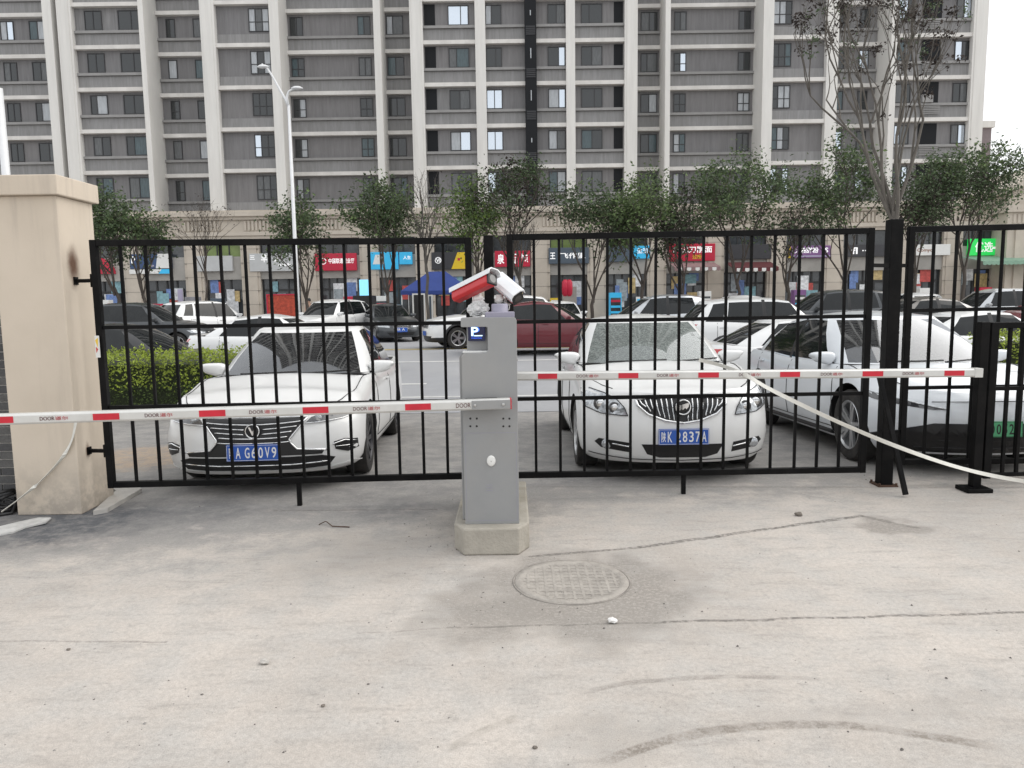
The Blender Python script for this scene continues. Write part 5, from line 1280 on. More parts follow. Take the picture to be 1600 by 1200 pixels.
ev(478, 318, 425, 34, 13, 'small evergreen street tree beside the white street lamp', 2200)
ev(606, 288, 415, 46, 14, 'dense evergreen street tree in front of the cyan shop signs')
ev(742, 288, 400, 34, 15, 'light green street tree left of the plate cameras', 2200, (L_mid, L_fresh))
ev(800, 255, 360, 50, 16, 'tall pale-stemmed tree with dark tufts above the plate cameras', 2200, (L_ever, L_brown), levels=4)
ev(925, 296, 420, 40, 17, 'evergreen street tree in front of the navy shop sign', 2600)
ev(1005, 262, 400, 46, 18, 'fresh green street tree in front of the cyan screen sign', 3200, (L_mid, L_ever))
ev(1068, 300, 420, 32, 19, 'small evergreen street tree left of the red noodle shop sign', 1800, (L_ever, L_brown))
ev(1152, 252, 395, 62, 20, 'broad evergreen street tree in front of the dark red awning', 4200)
ev(1232, 318, 400, 30, 21, 'sparse street tree in front of the purple shop sign', 900, (L_ever, L_brown))
ev(1318, 228, 385, 46, 22, 'tall evergreen street tree just left of the bare tree', 3200)
ev(1430, 262, 385, 44, 23, 'evergreen street tree right of the bare tree trunk', 2600, (L_ever, L_brown))
ev(1505, 222, 372, 58, 24, 'broad evergreen street tree in front of the green shop sign', 4200)
tree('bare_tree', 'tall bare tree with a few dark seed tufts behind the tall black post', 1391, 17.0, zt(1391, -60, 17.0), zt(1391, 300, 17.0), 2.4, 31, [L_brown, L_ever], 7500, .085, M_bark2, .078, 5, .30, True, clump=.075, kids=(2, 3), fork=zt(1391, 330, 17.0) - gz(17))
tree('bare_tree', 'thin bare purple-twigged tree in front of the grey shop sign', 322, YT, zt(322, 318, YT), zt(322, 420, YT), 1.9, 32, [L_brown], 150, .10, M_bark, .05, 5, .5, True, kids=(2, 3))
tree('bare_tree', 'thin bare tree with upright stems right of the cyan shop signs', 668, YT, zt(668, 268, YT), zt(668, 405, YT), 1.4, 33, [L_brown], 260, .10, M_bark2, .07, 4, .3, True, kids=(2, 3))
tree('bare_tree', 'pale bare tree with fan-shaped stems right of the plate cameras', 812, YT + 1, zt(812, 330, YT + 1), zt(812, 430, YT + 1), 1.6, 34, [L_brown], 120, .10, M_bark2, .08, 4, .35, True, kids=(2, 3))
# ------------------------------------------------------------------ street lamp and white pole
M_lpole = mat('lamp_white', (0.70, 0.71, 0.72), .35, var=.04)
YL = 33.0; lx = at(455, 250, YL).x; zt_ = zt(449, 165, YL)
lamp = thing('street_lamp', 'white double-arm street lamp rising before the apartment block', 'street lamp', (lx, YL, .12))
MB().tube([(lx, YL, .12), (lx, YL, 2.5), (lx, YL, zt_)], [.11, .09, .06], 14).build('pole', M_lpole, lamp)
def arc_arm(pts): return [at(a, b, YL) for a, b in pts]
arm1 = arc_arm(((449.5, 167), (446, 155), (436, 138), (425, 118), (417, 106), (409, 100)))
MB().tube([Vector((lx, YL, zt_ - .05))] + arm1[1:], [.06, .055, .05, .045, .04, .035], 10).build('arm', M_lpole, lamp)
arm2 = arc_arm(((449.5, 165), (448, 152), (451, 143), (456, 140), (461, 139)))
MB().tube([Vector((lx, YL, zt_ - .05))] + arm2[1:], [.06, .05, .045, .04, .035], 10).build('arm', M_lpole, lamp)
for px, py in ((411, 105), (464, 138.5)):
    c = at(px, py, YL); b_ = MB(); b_.lathe([(0, .10), (.14, .09), (.24, .03), (.25, 0), (.18, -.03), (0, -.04)], (0, 0, 0), 'Z', 16)
    b_.v = [(x * 1.05 + c.x, y * .6 + c.y, z + c.z) for x, y, z in b_.v]; b_.build('lamp_head', M_lpole, lamp)
p = at(4, 210, 24); pl_ = thing('pole', 'plain white pole at the left edge above the pillar', 'pole', (p.x, 24, .1))
MB().tube([(p.x, 24, .1), (p.x, 24, zt(2, 138, 24))], [.13, .12], 14).build('shaft', M_lpole, pl_)
# ------------------------------------------------------------------ apartment block behind the street
YA, YB, YP = 54.7, 56.4, 51.6
rs = random.Random(78)
M_wall = mat('facade_dark_grey', (0.178, 0.174, 0.177), .85, var=.16, scale=1.1, stretch=(6, 1, .5), bump=.2, bscale=12, dirt=(0.205, 0.20, 0.20), dirt_amt=.5)
M_wall2 = mat('facade_taupe', (0.182, 0.176, 0.177), .85, var=.16, scale=1.1, stretch=(6, 1, .5), bump=.2, bscale=12, dirt=(0.21, 0.206, 0.206), dirt_amt=.5)
M_wall3 = mat('facade_pale_grey', (0.21, 0.207, 0.208), .85, var=.2, scale=1.6, stretch=(8, 1, .35), dirt=(0.12, 0.118, 0.118), dirt_amt=.6)
M_span = mat('spandrel_grey', (0.25, 0.247, 0.246), .85, var=.14, scale=1.3, stretch=(7, 1, .6), dirt=(0.15, 0.145, 0.14), dirt_amt=.5)
M_ledge = mat('ledge_grey', (0.27, 0.265, 0.26), .8, var=.1, scale=2)
M_pil = mat('pilaster_beige', (0.67, 0.655, 0.625), .85, var=.07, scale=.7, stretch=(4, 1, .35), dirt=(0.50, 0.475, 0.44), dirt_amt=.35)
M_band = mat('floor_band_beige', (0.65, 0.63, 0.60), .85, var=.10, scale=1.2, dirt=(0.46, 0.43, 0.40), dirt_amt=.5)
M_frame = mat('window_frame_dark', (0.03, 0.03, 0.032), .5)
M_pod = mat('podium_stone', (0.52, 0.465, 0.395), .85, var=.09, scale=.9, dirt=(0.33, 0.29, 0.24), dirt_amt=.4)
M_duct = mat('duct_black', (0.010, 0.011, 0.013), .6, spec=.2)
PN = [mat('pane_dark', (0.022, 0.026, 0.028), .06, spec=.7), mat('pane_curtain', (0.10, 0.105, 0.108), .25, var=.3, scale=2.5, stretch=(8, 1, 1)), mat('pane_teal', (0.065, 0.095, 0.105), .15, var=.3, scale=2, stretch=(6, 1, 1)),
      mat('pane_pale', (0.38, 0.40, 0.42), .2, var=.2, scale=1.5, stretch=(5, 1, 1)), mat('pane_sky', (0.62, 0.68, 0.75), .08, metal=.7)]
bld = thing('apartment_building', 'tall grey apartment block with beige piers and rows of windows', 'building', (0, 56, .24))
def XA(px, Y): return at(px, 150, Y).x
band = [at(700, 326, YA).z, at(700, 259, YA).z]
for k in range(9): band.append(band[-1] + 2.9)
ZTOP = band[-1] + 1.5
_pm = {}
def unit(name, x0, x1, y0, y1, z0, z1, mt_, parent=bld):
    """box part sharing mesh data with alike boxes"""
    key = (name, round(x1 - x0, 3), round(y1 - y0, 3), round(z1 - z0, 3), mt_.name)
    if key not in _pm:
        me = MB().box(0, x1 - x0, 0, y1 - y0, 0, z1 - z0).mesh(name); me.materials.append(mt_); _pm[key] = me
    o = bpy.data.objects.new(name, _pm[key]); COL.objects.link(o); attach(o, parent); o.location = (x0, y0, z0); return o
def sub(name, x0, x1, y0, y1, z0, z1, mt_, parent, loc):
    """box sub-part, given in world coordinates, below a part that sits at loc"""
    key = (name, round(x1 - x0, 3), round(y1 - y0, 3), round(z1 - z0, 3), mt_.name)
    if key not in _pm:
        me = MB().box(0, x1 - x0, 0, y1 - y0, 0, z1 - z0).mesh(name); me.materials.append(mt_); _pm[key] = me
    o = bpy.data.objects.new(name, _pm[key]); COL.objects.link(o); o.parent = parent; o.location = (x0 - loc[0], y0 - loc[1], z0 - loc[2]); return o
def window(x0, x1, yw, z0, z1, cols, rows, bright=.1, split=.5):
    wd, hh = x1 - x0, z1 - z0; key = ('win', round(wd, 3), round(hh, 3), cols, rows, split); t_ = .055
    if key not in _pm:
        mb = MB(); mb.box(0, wd, -.07, .02, 0, t_); mb.box(0, wd, -.07, .02, hh - t_, hh); mb.box(0, t_, -.07, .02, t_, hh - t_); mb.box(wd - t_, wd, -.07, .02, t_, hh - t_)
        for i in range(1, cols):
            x = wd * (split if cols == 2 else i / cols); mb.box(x - .03, x + .03, -.065, .02, t_, hh - t_)
        for j in range(1, rows):
            z = hh * (j / rows if rows > 2 else .42); mb.box(t_, wd - t_, -.06, .02, z - .025, z + .025)
        me = mb.mesh('window'); me.materials.append(M_frame); _pm[key] = me
    o = bpy.data.objects.new('window', _pm[key]); COL.objects.link(o); attach(o, bld); o.location = (x0, yw, z0)
    xs = [t_] + [wd * (split if cols == 2 else i / cols) for i in range(1, cols)] + [wd - t_]
    base = rs.random()
    for i in range(cols):
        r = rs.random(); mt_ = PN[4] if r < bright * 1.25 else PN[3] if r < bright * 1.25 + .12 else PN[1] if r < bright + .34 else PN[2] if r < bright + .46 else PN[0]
        sub('pane', x0 + xs[i] + .004, x0 + xs[i + 1] - .004, yw - .03, yw - .01, z0 + t_, z1 - t_, mt_, o, (x0, yw, z0))
    return o
#     type, px0, px1, windows (px0, px1, kind), brightness of panes
bays = [('B', -62, 76, [(-40, -14, 's'), (5, 26, 's'), (50, 76, 's')], .05), ('A', 120, 224, [(137, 164, 's'), (189, 222, 's')], .05), ('B', 253, 319, [(263, 277, 'n'), (305, 319, 'n')], .0),
        ('A', 341, 426, [(392, 424, 'g')], .0), ('B', 454, 587, [(456, 476, 'n2'), (561, 581, 'n2')], .0), ('B', 605, 643, [(606, 632, 's')], .0),
        ('A', 663, 744, [(665, 682, 'd'), (702, 734, 's')], .42), ('A', 760, 821, [(760, 785, 's')], .38), ('A', 839, 885, [(857, 884, 's')], .25), ('A', 899, 976, [(909, 942, 's'), (960, 974, 'd')], .05),
        ('B', 996, 1030, [(1002, 1028, 's')], .03), ('B', 1047, 1176, [(1054, 1073, 'n2'), (1154, 1173, 'n2')], .03), ('A', 1207, 1290, [(1208, 1237, 'g')], .05), ('B', 1308, 1367, [(1309, 1320, 'n'), (1343, 1358, 'n')], .2),
        ('A', 1399, 1516, [(1402, 1426, 's'), (1440, 1470, 'l'), (1492, 1515, 's')], .18)]
edges = []
for ty, p0, p1, wins, br in bays:
    Y = YA if ty == 'A' else YB; x0, x1 = XA(p0, Y) - (.12 if ty == 'B' else .02), XA(p1, Y) + (.12 if ty == 'B' else .02)
    grid = any(w_[2] == 'g' for w_ in wins); ws = M_wall2 if rs.random() < .45 else M_wall
    for k in range(len(band) - 1):
        zb, zt2 = band[k], band[k + 1]
        unit('wall_panel', x0, x1, Y + .35, Y + .75, zb, zt2, ws if rs.random() < .65 else rs.choice((M_wall, M_wall2, M_wall3)))
        unit('floor_band', x0, x1, Y - .02, Y + .349, zt2 - .27, zt2, M_band)
        if not grid:
            unit('spandrel', x0, x1, Y + .26, Y + .349, zb, zb + .84, M_span); unit('sill_ledge', x0, x1, Y + .10, Y + .349, zb + .86, zb + 1.04, M_ledge)
        else: unit('spandrel', x0, x1, Y + .30, Y + .349, zb, zb + .70, M_span)
        for w0, w1, kd in wins:
            wx0, wx1 = XA(w0, Y), XA(w1, Y); zt3 = zt2 - .45
            if kd == 's': window(wx0, wx1, Y + .35, zb + 1.10, zt3, 2, 1, br, rs.choice((.5, .5, .62, .38)))
            elif kd in ('n', 'n2'): window(wx0, wx1, Y + .35, zb + 1.10, zt3, 1 if kd == 'n' else 2, 1 if rs.random() < .6 else 2, br)
            elif kd == 'g': window(wx0, wx1, Y + .35, zb + .86, zt3, 3, 2, .06)
            elif kd == 'd':
                unit('balcony_opening', wx0, wx1, Y + .33, Y + .349, zb + 1.06, zt3 + .1, M_duct)
            elif kd == 'l':
                unit('balcony_opening', wx0, wx1, Y + .33, Y + .349, zb + 1.06, zt3 + .1, M_duct)
                for q in range(6): unit('louvre', wx0, wx1, Y + .05, Y + .09, zb + .28 + q * .12, zb + .34 + q * .12, M_ledge)
                if rs.random() < .6: unit('air_conditioner', wx0 + .08, wx0 + .85, Y + .0, Y + .30, zb + 1.06, zb + 1.62, M_ledge)
pil_px = [(76, 90), (98, 120), (224, 253), (319, 341), (426, 454), (587, 605), (643, 663), (744, 760), (885, 899), (976, 996), (1030, 1047), (1176, 1207), (1290, 1308), (1367, 1399), (1516, 1538)]
for p0, p1 in pil_px:
    bl = [b for b in bays if b[2] == p0]; brt = [b for b in bays if b[1] == p1]
    x0 = XA(p0, YB + .3 if (p0 > 800 and bl and bl[0][0] == 'B') else YA - .12); x1 = XA(p1, YB + .3 if (p1 < 800 and brt and brt[0][0] == 'B') else YA - .12)
    unit('pier', x0, x1, YA - .12, YB + .8, band[0] - .3, ZTOP, M_pil)
    if x1 - x0 > .9:
        unit('pier_moulding', x0 + .16, x1 - .16, YA - .16, YA - .121, band[0] - .2, ZTOP, M_pil)
# recessed dark joint at the left, black service duct in the middle
unit('recess_wall', XA(90, YA), XA(98, YA), YB, YB + .5, band[0] - .3, ZTOP, M_duct)
dx0, dx1 = XA(821, YA - .3), XA(839, YA - .3)
unit('service_duct', dx0, dx1, YA - .25, YA + .5, band[0] - .2, ZTOP, M_duct)
M_lv = mat('duct_louvre', (0.035, 0.036, 0.04), .5)
for k in range(len(band) - 1):
    for q in range(5): unit('duct_louvre', dx0 + .08, dx1 - .08, YA - .29, YA - .251, band[k] + .2 + q * .13, band[k] + .27 + q * .13, M_lv)
    unit('duct_cable', (dx0 + dx1) / 2 - .03, (dx0 + dx1) / 2 + .04, YA - .285, YA - .251, band[k] + 1.5, band[k] + 2.0 + rs.uniform(-.2, .3), PN[3])
unit('core_wall', XA(-62, YB), XA(1537, YA), YB + .8, YB + 12, .24, ZTOP, M_wall)
zt9 = at(1535, 192, 60).z; unit('end_pier', XA(1531, 60), XA(1546, 60), 59.5, 61, .24, zt9 - .5, mat('pier_mauve', (0.21, 0.175, 0.18), .85, var=.1)); unit('end_pier_cap', XA(1529, 60) , XA(1549, 60), 59.3, 61.2, zt9 - .5, zt9, M_pil)
# storeys above the top of the picture, seen only as reflections in the windscreens
mb = MB(); zc = ZTOP; xl, xr2 = XA(-62, YA), XA(1537, YA); mb.box(xl, xr2, YA + .5, YB + 12, ZTOP, ZTOP + 62, 0)
for p0, p1 in pil_px: mb.box(XA(p0, YA), XA(p1, YA), YA - .1, YA + .499, ZTOP, ZTOP + 62, 1)
for k in range(21):
    z = ZTOP + .8 + k * 2.9; mb.box(xl, xr2, YA + .2, YA + .499, z, z + .27, 1)
    for ty, p0, p1, wins, br in bays:
        for w0, w1, kd in wins: mb.box(XA(w0, YA), XA(w1, YA), YA + .44, YA + .498, z + 1.2, z + 2.6, 2)
kind(mb.build('upper_storeys', [M_wall, M_pil, PN[0]], bld), 'stuff')
# ---- podium with shops
px0, px1 = XA(-62, YP) - 6, XA(1582, YP)
def ZP(py, Y=YP): return at(700, py, Y).z
unit('roof_slab', px0, px1, YP - .05, YA + .3, band[0] - .62, band[0] - .30, M_pod)
unit('cornice', px0, px1, YP - .40, YP + .3, ZP(334), ZP(327), M_pod); unit('cornice_step', px0, px1, YP - .20, YP + .3, ZP(339), ZP(334) - .002, M_pod)
unit('frieze', px0, px1, YP, YP + .3, ZP(358), ZP(339) - .002, M_pod); unit('architrave', px0, px1, YP - .22, YP + .3, ZP(364), ZP(358) - .002, M_pod); unit('architrave_step', px0, px1, YP - .12, YP + .3, ZP(369), ZP(364) - .002, M_pod)
unit('back_wall', px0, px1, YP + .9, YP + 1.1, .24, ZP(369) + .3, mat('shop_interior', (0.03, 0.03, 0.032), .9, var=.4, scale=1.5))
mb = MB(); x = px0
while x < px1:
    u_ = ((x - px0) % 4.1)
    if u_ < 2.6: mb.box(x, x + .14, YP - .10, YP - .001, ZP(356), ZP(341))
    x += .26
d_ = mb.build('fluted_frieze', M_pod, bld); kind(d_, 'stuff')
cols_px = [5, 97, 190, 288, 378, 472, 568, 657, 750, 842, 932, 1028, 1120, 1219, 1310, 1414, 1500, 1588]
M_glz = mat('shop_glass', (0.05, 0.055, 0.06), .08, spec=.6, var=.6, scale=.9); M_glz2 = mat('shop_glass_green', (0.16, 0.22, 0.06), .2, var=.3, scale=1); M_sf = mat('shopfront_frame', (0.025, 0.025, 0.026), .5)
M_fas = mat('fascia_grey', (0.34, 0.325, 0.30), .7, var=.15, scale=1)
M_lit = mat('shop_lit_panel', (0.6, 0.62, 0.62), .5, emit=(0.9, 0.95, 1.0), estr=.6)
zs_top = ZP(369)
posters = [mat('poster_%d' % i, c, .5, var=.4, scale=5) for i, c in enumerate(((.55, .56, .57), (.14, .22, .45), (.45, .07, .06), (.20, .36, .40), (.50, .38, .18), (.70, .71, .72), (.30, .34, .36)))]
for i, c in enumerate(cols_px):
    xa, xb = XA(c - 15, YP), XA(c + 15, YP)
    unit('column', xa, xb, YP - .10, YP + .5, .24, zs_top, M_pod)
    unit('column_face', xa + .18, xb - .18, YP - .16, YP - .101, .24, zs_top - .15, M_pod); unit('column_foot', xa - .06, xb + .06, YP - .22, YP + .3, .24, .75, M_pod)
    for q in range(1, 7): unit('column_joint', xa + .005, xb - .005, YP - .165, YP - .099, .75 + q * .95, .765 + q * .95, M_seam)
    if i + 1 < len(cols_px):
        xc, xd = XA(c + 15, YP), XA(cols_px[i + 1] - 15, YP); zw = ZP(396)
        up = unit('transom_window', xc, xd, YP + .25, YP + .30, zw, zs_top, M_glz if i not in (3, 9) else M_glz2)
        n = 3
        for q in range(n + 1): sub('mullion', xc + (xd - xc - .08) * q / n, xc + (xd - xc - .08) * q / n + .08, YP + .2, YP + .249, zw, zs_top, M_sf, up, (xc, YP + .25, zw))
        zd = ZP(432); sw_ = unit('shop_window', xc, xd, YP + .30, YP + .35, .24, zd, M_glz); n = rs.choice((3, 4, 4, 5))
        for q in range(n + 1): sub('mullion', xc + (xd - xc - .1) * q / n, xc + (xd - xc - .1) * q / n + .1, YP + .22, YP + .299, .24, zd, M_sf, sw_, (xc, YP + .30, .24))
        sub('door_rail', xc + .1, xd - .1, YP + .24, YP + .298, 2.6, 2.75, M_sf, sw_, (xc, YP + .30, .24))
        for q in range(rs.randint(3, 6)):       # posters in the windows; lit interiors are painted as paler posters
            a = rs.uniform(xc + .2, xd - 1.0); zc = rs.uniform(.9, 2.9); wv_, hv = rs.uniform(.4, .9), rs.uniform(.6, 1.3)
            sub('poster', a, a + wv_, YP + .205 - q * .014, YP + .214 - q * .014, zc, zc + hv, rs.choice(posters), sw_, (xc, YP + .30, .24))
        unit('lintel', xc, xd, YP + .02, YP + .32, zd, zw - .0, M_fas)
# ------------------------------------------------------------------ shop signs, each a thing of its own
def cm(name, col, e=.0): return MC('sign_' + name, col, .4, var=.06, scale=2, emit=col if e else None, estr=e)
S_red = cm('red', (0.50, 0.012, 0.045)); S_navy = cm('navy', (0.03, 0.065, 0.16)); S_pale = cm('pale', (0.48, 0.49, 0.49)); S_cyan = cm('cyan', (0.03, 0.36, 0.62), .25); S_dark = cm('dark', (0.035, 0.035, 0.04)); S_purple = cm('purple', (0.20, 0.09, 0.24))
S_yel = cm('yellow', (0.72, 0.50, 0.02)); S_white = cm('white', (0.72, 0.72, 0.70)); S_green = cm('green', (0.02, 0.62, 0.10), .35); S_slate = cm('slate', (0.075, 0.10, 0.13)); S_txt = cm('letter_white', (0.85, 0.85, 0.85), .35); S_brown = cm('brown', (0.25, 0.10, 0.05)); S_lilac = cm('lilac', (0.36, 0.33, 0.45))
YS_ = YP - .12
def sign(px0_, px1_, py0, py1, mt_, label, words=(), extra=None, arch=False):
    x0, x1 = at(px0_, py0, YS_).x, at(px1_, py0, YS_).x; z1, z0 = at((px0_ + px1_) / 2, py0, YS_).z, at((px0_ + px1_) / 2, py1, YS_).z
    t = thing('shop_sign', label, 'sign', ((x0 + x1) / 2, YS_, z0), 0, 'shop signs along the street')
    if arch:
        pl_ = [(x0, z0), (x1, z0)] + [(x1 - (x1 - x0) * (1 - math.cos(a * math.pi / 16)) * 1.0, z0 + (z1 - z0) * math.sin(a * math.pi / 16)) for a in range(1, 9)]
        MB().prism(pl_, lambda u, v, d: (u, d, v), YS_ - .12, YS_ + .12).build('board', mt_, t)
    else: MB().box(x0, x1, YS_ - .12, YS_ + .12, z0, z1).build('board', mt_, t, bevel=.02)
    for body, fx, fz, fw, fh, tm in words:
        text(body, tm, (lerp(x0, x1, fx), YS_ - .125, lerp(z0, z1, fz)), (1, 0, 0), (0, 0, 1), (x1 - x0) * fw, (z1 - z0) * fh, t, bold=.02)
    if extra: extra(t, x0, x1, z0, z1)
    return t
def patch(t, x0, x1, z0, z1, fx0, fx1, fz0, fz1, mt_, skew=0.0, name='sign_panel', d=.006):
    a, b_, c, e = lerp(x0, x1, fx0), lerp(x0, x1, fx1), lerp(z0, z1, fz0), lerp(z0, z1, fz1); sk = skew * (x1 - x0)
    MB().prism([(a, c), (b_, c), (b_, e), (a + sk, e)], lambda u, v, q: (u, q, v), YS_ - .12 - d, YS_ - .118).build(name, mt_, t)
def ring(t, cx, cz, r, mt_): MB().lathe([(r, 0), (r, -.01), (r * .8, -.01), (r * .8, 0)], (cx, YS_ - .122, cz), 'Y', 24).build('logo_ring', mt_, t)
sign(146, 178, 401, 428, S_red, 'red half-round shop sign next to the beige pillar', arch=True)
sign(203, 268, 397, 420, S_navy, 'navy shop sign with a P mark and white end panel', [('P', .09, .6, .10, .5, S_txt)], lambda t, a, b_, c, d: (patch(t, a, b_, c, d, .62, 1.0, .02, 1.0, S_white, .06), patch(t, a, b_, c, d, .34, .58, .12, .25, S_lilac)))
sign(203, 268, 421, 428, S_white, 'white and blue strip below the navy P sign', (), lambda t, a, b_, c, d: patch(t, a, b_, c, d, .7, 1.0, .0, 1.0, S_cyan, .08))
sign(308, 363, 400, 424, S_pale, 'plain pale grey shop sign behind the thin bare tree')
sign(390, 458, 396, 424, S_pale, 'pale grey shop sign with three raised white characters', [('三', .07, .78, .12, .22, S_txt), ('早', .34, .72, .14, .42, S_txt), ('人', .66, .74, .18, .42, S_txt), ('olak', .80, .36, .34, .16, S_txt)])
sign(492, 557, 396, 423, S_red, 'red telecom shop sign with a white roundel', [('中国联通营业厅', .64, .56, .62, .30, S_txt)], lambda t, a, b_, c, d: ring(t, lerp(a, b_, .20), lerp(c, d, .55), .22, S_txt))
sign(579, 622, 394, 421, S_cyan, 'blue and white cloud-shaped sign behind the dense evergreen', (), lambda t, a, b_, c, d: patch(t, a, b_, c, d, .08, .5, .3, .85, S_white, .1))
sign(624, 644, 394, 413, S_cyan, 'small cyan sign right of the dense evergreen', [('人生', .6, .55, .6, .3, S_txt)])
sign(674, 736, 394, 421, S_dark, 'black shop sign with white roundel and yellow slanted panel', [('VI', .17, .53, .10, .22, S_txt)], lambda t, a, b_, c, d: (ring(t, lerp(a, b_, .17), lerp(c, d, .53), .22, S_txt), patch(t, a, b_, c, d, .50, .92, .02, .98, S_yel, .16), patch(t, a, b_, c, d, .66, .72, .5, .65, S_red, 0, 'sign_mark', .012)))
sign(773, 828, 392, 417, S_red, 'red restaurant sign with large pale characters above the cameras', [('泉', .17, .5, .20, .62, S_txt), ('玩', .55, .5, .2, .62, S_txt), ('饱', .84, .5, .2, .62, S_txt)])
sign(857, 920, 387, 412, S_slate, 'slate blue shop sign with white characters left of the navy tree gap', [('王', .10, .5, .13, .40, S_txt), ('飞作里', .60, .5, .62, .36, S_txt)])
sign(948, 989, 384, 409, S_slate, 'dark blue sign hidden by trees left of the cyan screen')
sign(990, 1015, 384, 404, S_cyan, 'bright cyan screen sign between two evergreen trees', [('生活', .55, .6, .7, .4, S_txt)])
sign(1046, 1117, 381, 408, S_red, 'red noodle shop sign with white characters and yellow subtitle', [('彪记刀削面', .5, .66, .86, .40, S_txt), ('过桥', .60, .24, .2, .26, S_yel)])
sign(1134, 1205, 382, 405, S_dark, 'dark wooden restaurant sign behind the broad evergreen')
sign(1233, 1297, 384, 403, S_purple, 'purple shop sign with white characters and orange edge', [('皓甜粉', .48, .62, .45, .46, S_txt), ('S', .90, .62, .08, .4, S_txt)], lambda t, a, b_, c, d: (patch(t, a, b_, c, d, -.03, .03, 0, 1, S_yel), ring(t, lerp(a, b_, .12), lerp(c, d, .6), .18, S_txt), patch(t, a, b_, c, d, .03, 1, .08, .2, S_lilac)))
sign(1322, 1400, 382, 401, S_dark, 'black shop sign with slanted white lettering left of the tall post', [('fl', .16, .5, .12, .55, S_txt), ('···', .38, .5, .14, .10, S_txt)])
sign(1430, 1484, 382, 399, S_white, 'cream shop sign with brown lettering right of the tall post', [('Comyou', .30, .45, .52, .4, S_brown)])
sign(1513, 1569, 373, 399, S_green, 'bright green lit shop sign with white brush lettering', [('优选', .42, .5, .5, .62, S_txt)], lambda t, a, b_, c, d: patch(t, a, b_, c, d, .66, .98, .38, .50, S_txt, .0, 'brush_stroke', .01))
# ------------------------------------------------------------------ things in front of the shops
def awning(px0_, px1_, py0, py1, Y, mt_, mt2, label, depth=1.6):
    x0, x1 = at(px0_, py0, Y).x, at(px1_, py0, Y).x; z1, z0 = at(px0_, py0, Y).z, at(px0_, py1, Y - depth).z
    t = thing('awning', label, 'awning', ((x0 + x1) / 2, Y, z0))
    MB().add([(x0, Y, z1), (x1, Y, z1), (x1, Y - depth, z0 + .28), (x0, Y - depth, z0 + .28), (x0, Y, z1 - .05), (x1, Y, z1 - .05), (x1, Y - depth, z0 + .24), (x0, Y - depth, z0 + .24)],
             [(0, 1, 2, 3), (7, 6, 5, 4), (0, 4, 5, 1), (1, 5, 6, 2), (2, 6, 7, 3), (3, 7, 4, 0)]).build('canopy', mt_, t)
    n = max(6, int((x1 - x0) / .28))
    for k in range(n):
        a = lerp(x0, x1, k / n); b_ = lerp(x0, x1, (k + 1) / n)
        MB().prism([(a, z0 + .24), (b_, z0 + .24), (b_, z0 + .06), ((a + b_) / 2, z0), (a, z0 + .06)], lambda u, v, d: (u, d, v), Y - depth - .005, Y - depth + .005).build('valance_scallop', mt2 if k % 2 else mt_, t)
    return t
M_aw = mat('awning_maroon', (0.10, 0.022, 0.025), .8, var=.15, scale=3); M_awg = mat('awning_green', (0.22, 0.36, 0.27), .7, var=.1)
awning(1046, 1116, 411, 424, YP - .2, mat('awning_dusky', (0.26, 0.17, 0.17), .8, var=.15), S_white, 'dusky pink scalloped awning under the red noodle sign')
awning(1134, 1204, 410, 425, YP - .2, M_aw, S_white, 'dark red scalloped awning with white edge behind the broad evergreen')
awning(1502, 1640, 401, 415, YP - .4, M_awg, M_awg, 'pale green awning below the bright green sign', 2.4)
# blue folding tent
YTn = 43.0; tx0, tx1, tz0, tz1 = at(626, 455, YTn).x, at(735, 455, YTn).x, at(680, 454, YTn).z, at(680, 424, YTn + 1).z
tent = thing('market_tent', 'blue peaked market tent on thin legs left of the cabinet', 'tent', ((tx0 + tx1) / 2, YTn + 1.4, .24))
M_tent = mat('tent_blue', (0.025, 0.055, 0.24), .6, var=.12, scale=1.5); y0_, y1_ = YTn, YTn + 3.0; ax0, ax1 = lerp(tx0, tx1, .38), lerp(tx0, tx1, .62)
MB().add([(tx0, y0_, tz0), (tx1, y0_, tz0), (tx1, y1_, tz0), (tx0, y1_, tz0), (ax0, y0_ + 1.3, tz1), (ax1, y0_ + 1.3, tz1), (ax1, y0_ + 1.8, tz1), (ax0, y0_ + 1.8, tz1)],
         [(0, 1, 5, 4), (1, 2, 6, 5), (2, 3, 7, 6), (3, 0, 4, 7), (4, 5, 6, 7)]).build('canopy', M_tent, tent)
for x0, x1, y, in ((tx0, tx1, y0_), (tx0, tx1, y1_)): MB().box(x0, x1, y - .01, y + .01, tz0 - .22, tz0).build('valance', M_tent, tent)
for x in (tx0 + .05, tx1 - .05):
    for y in (y0_ + .05, y1_ - .05): MB().tube([(x, y, .24), (x, y, tz0)], .03, 8).build('leg', M_steel, tent)
# boards, boxes and lanterns
def standing(name, label, cat, px0_, px1_, py0, Y, mt_, dep=.4, words=(), frame=None):
    x0, x1 = at(px0_, py0, Y).x, at(px1_, py0, Y).x; z1 = at(px0_, py0, Y).z; zg = .24 if Y > 34.2 else gz(Y)
    t = thing(name, label, cat, ((x0 + x1) / 2, Y, zg)); MB().box(x0, x1, Y, Y + dep, zg + .06, z1).build('panel', mt_, t, bevel=.02)
    for x in (x0 + .06, x1 - .06): MB().box(x - .04, x + .04, Y - .05, Y + dep + .05, zg, zg + .06).build('foot', M_trim, t)
    for b_, fx, fz, fw, fh, tm in words: text(b_, tm, (lerp(x0, x1, fx), Y - .004, lerp(zg, z1, fz)), (1, 0, 0), (0, 0, 1), (x1 - x0) * fw, (z1 - zg) * fh, t)
    if frame:
        for a in (x0, x1 - .08): MB().box(a, a + .08, Y - .03, Y - .002, zg + .06, z1 + .05).build('frame', frame, t)
        MB().box(x0 + .08, x1 - .08, Y - .03, Y - .002, z1 - .03, z1 + .05).build('frame', frame, t)
    return t
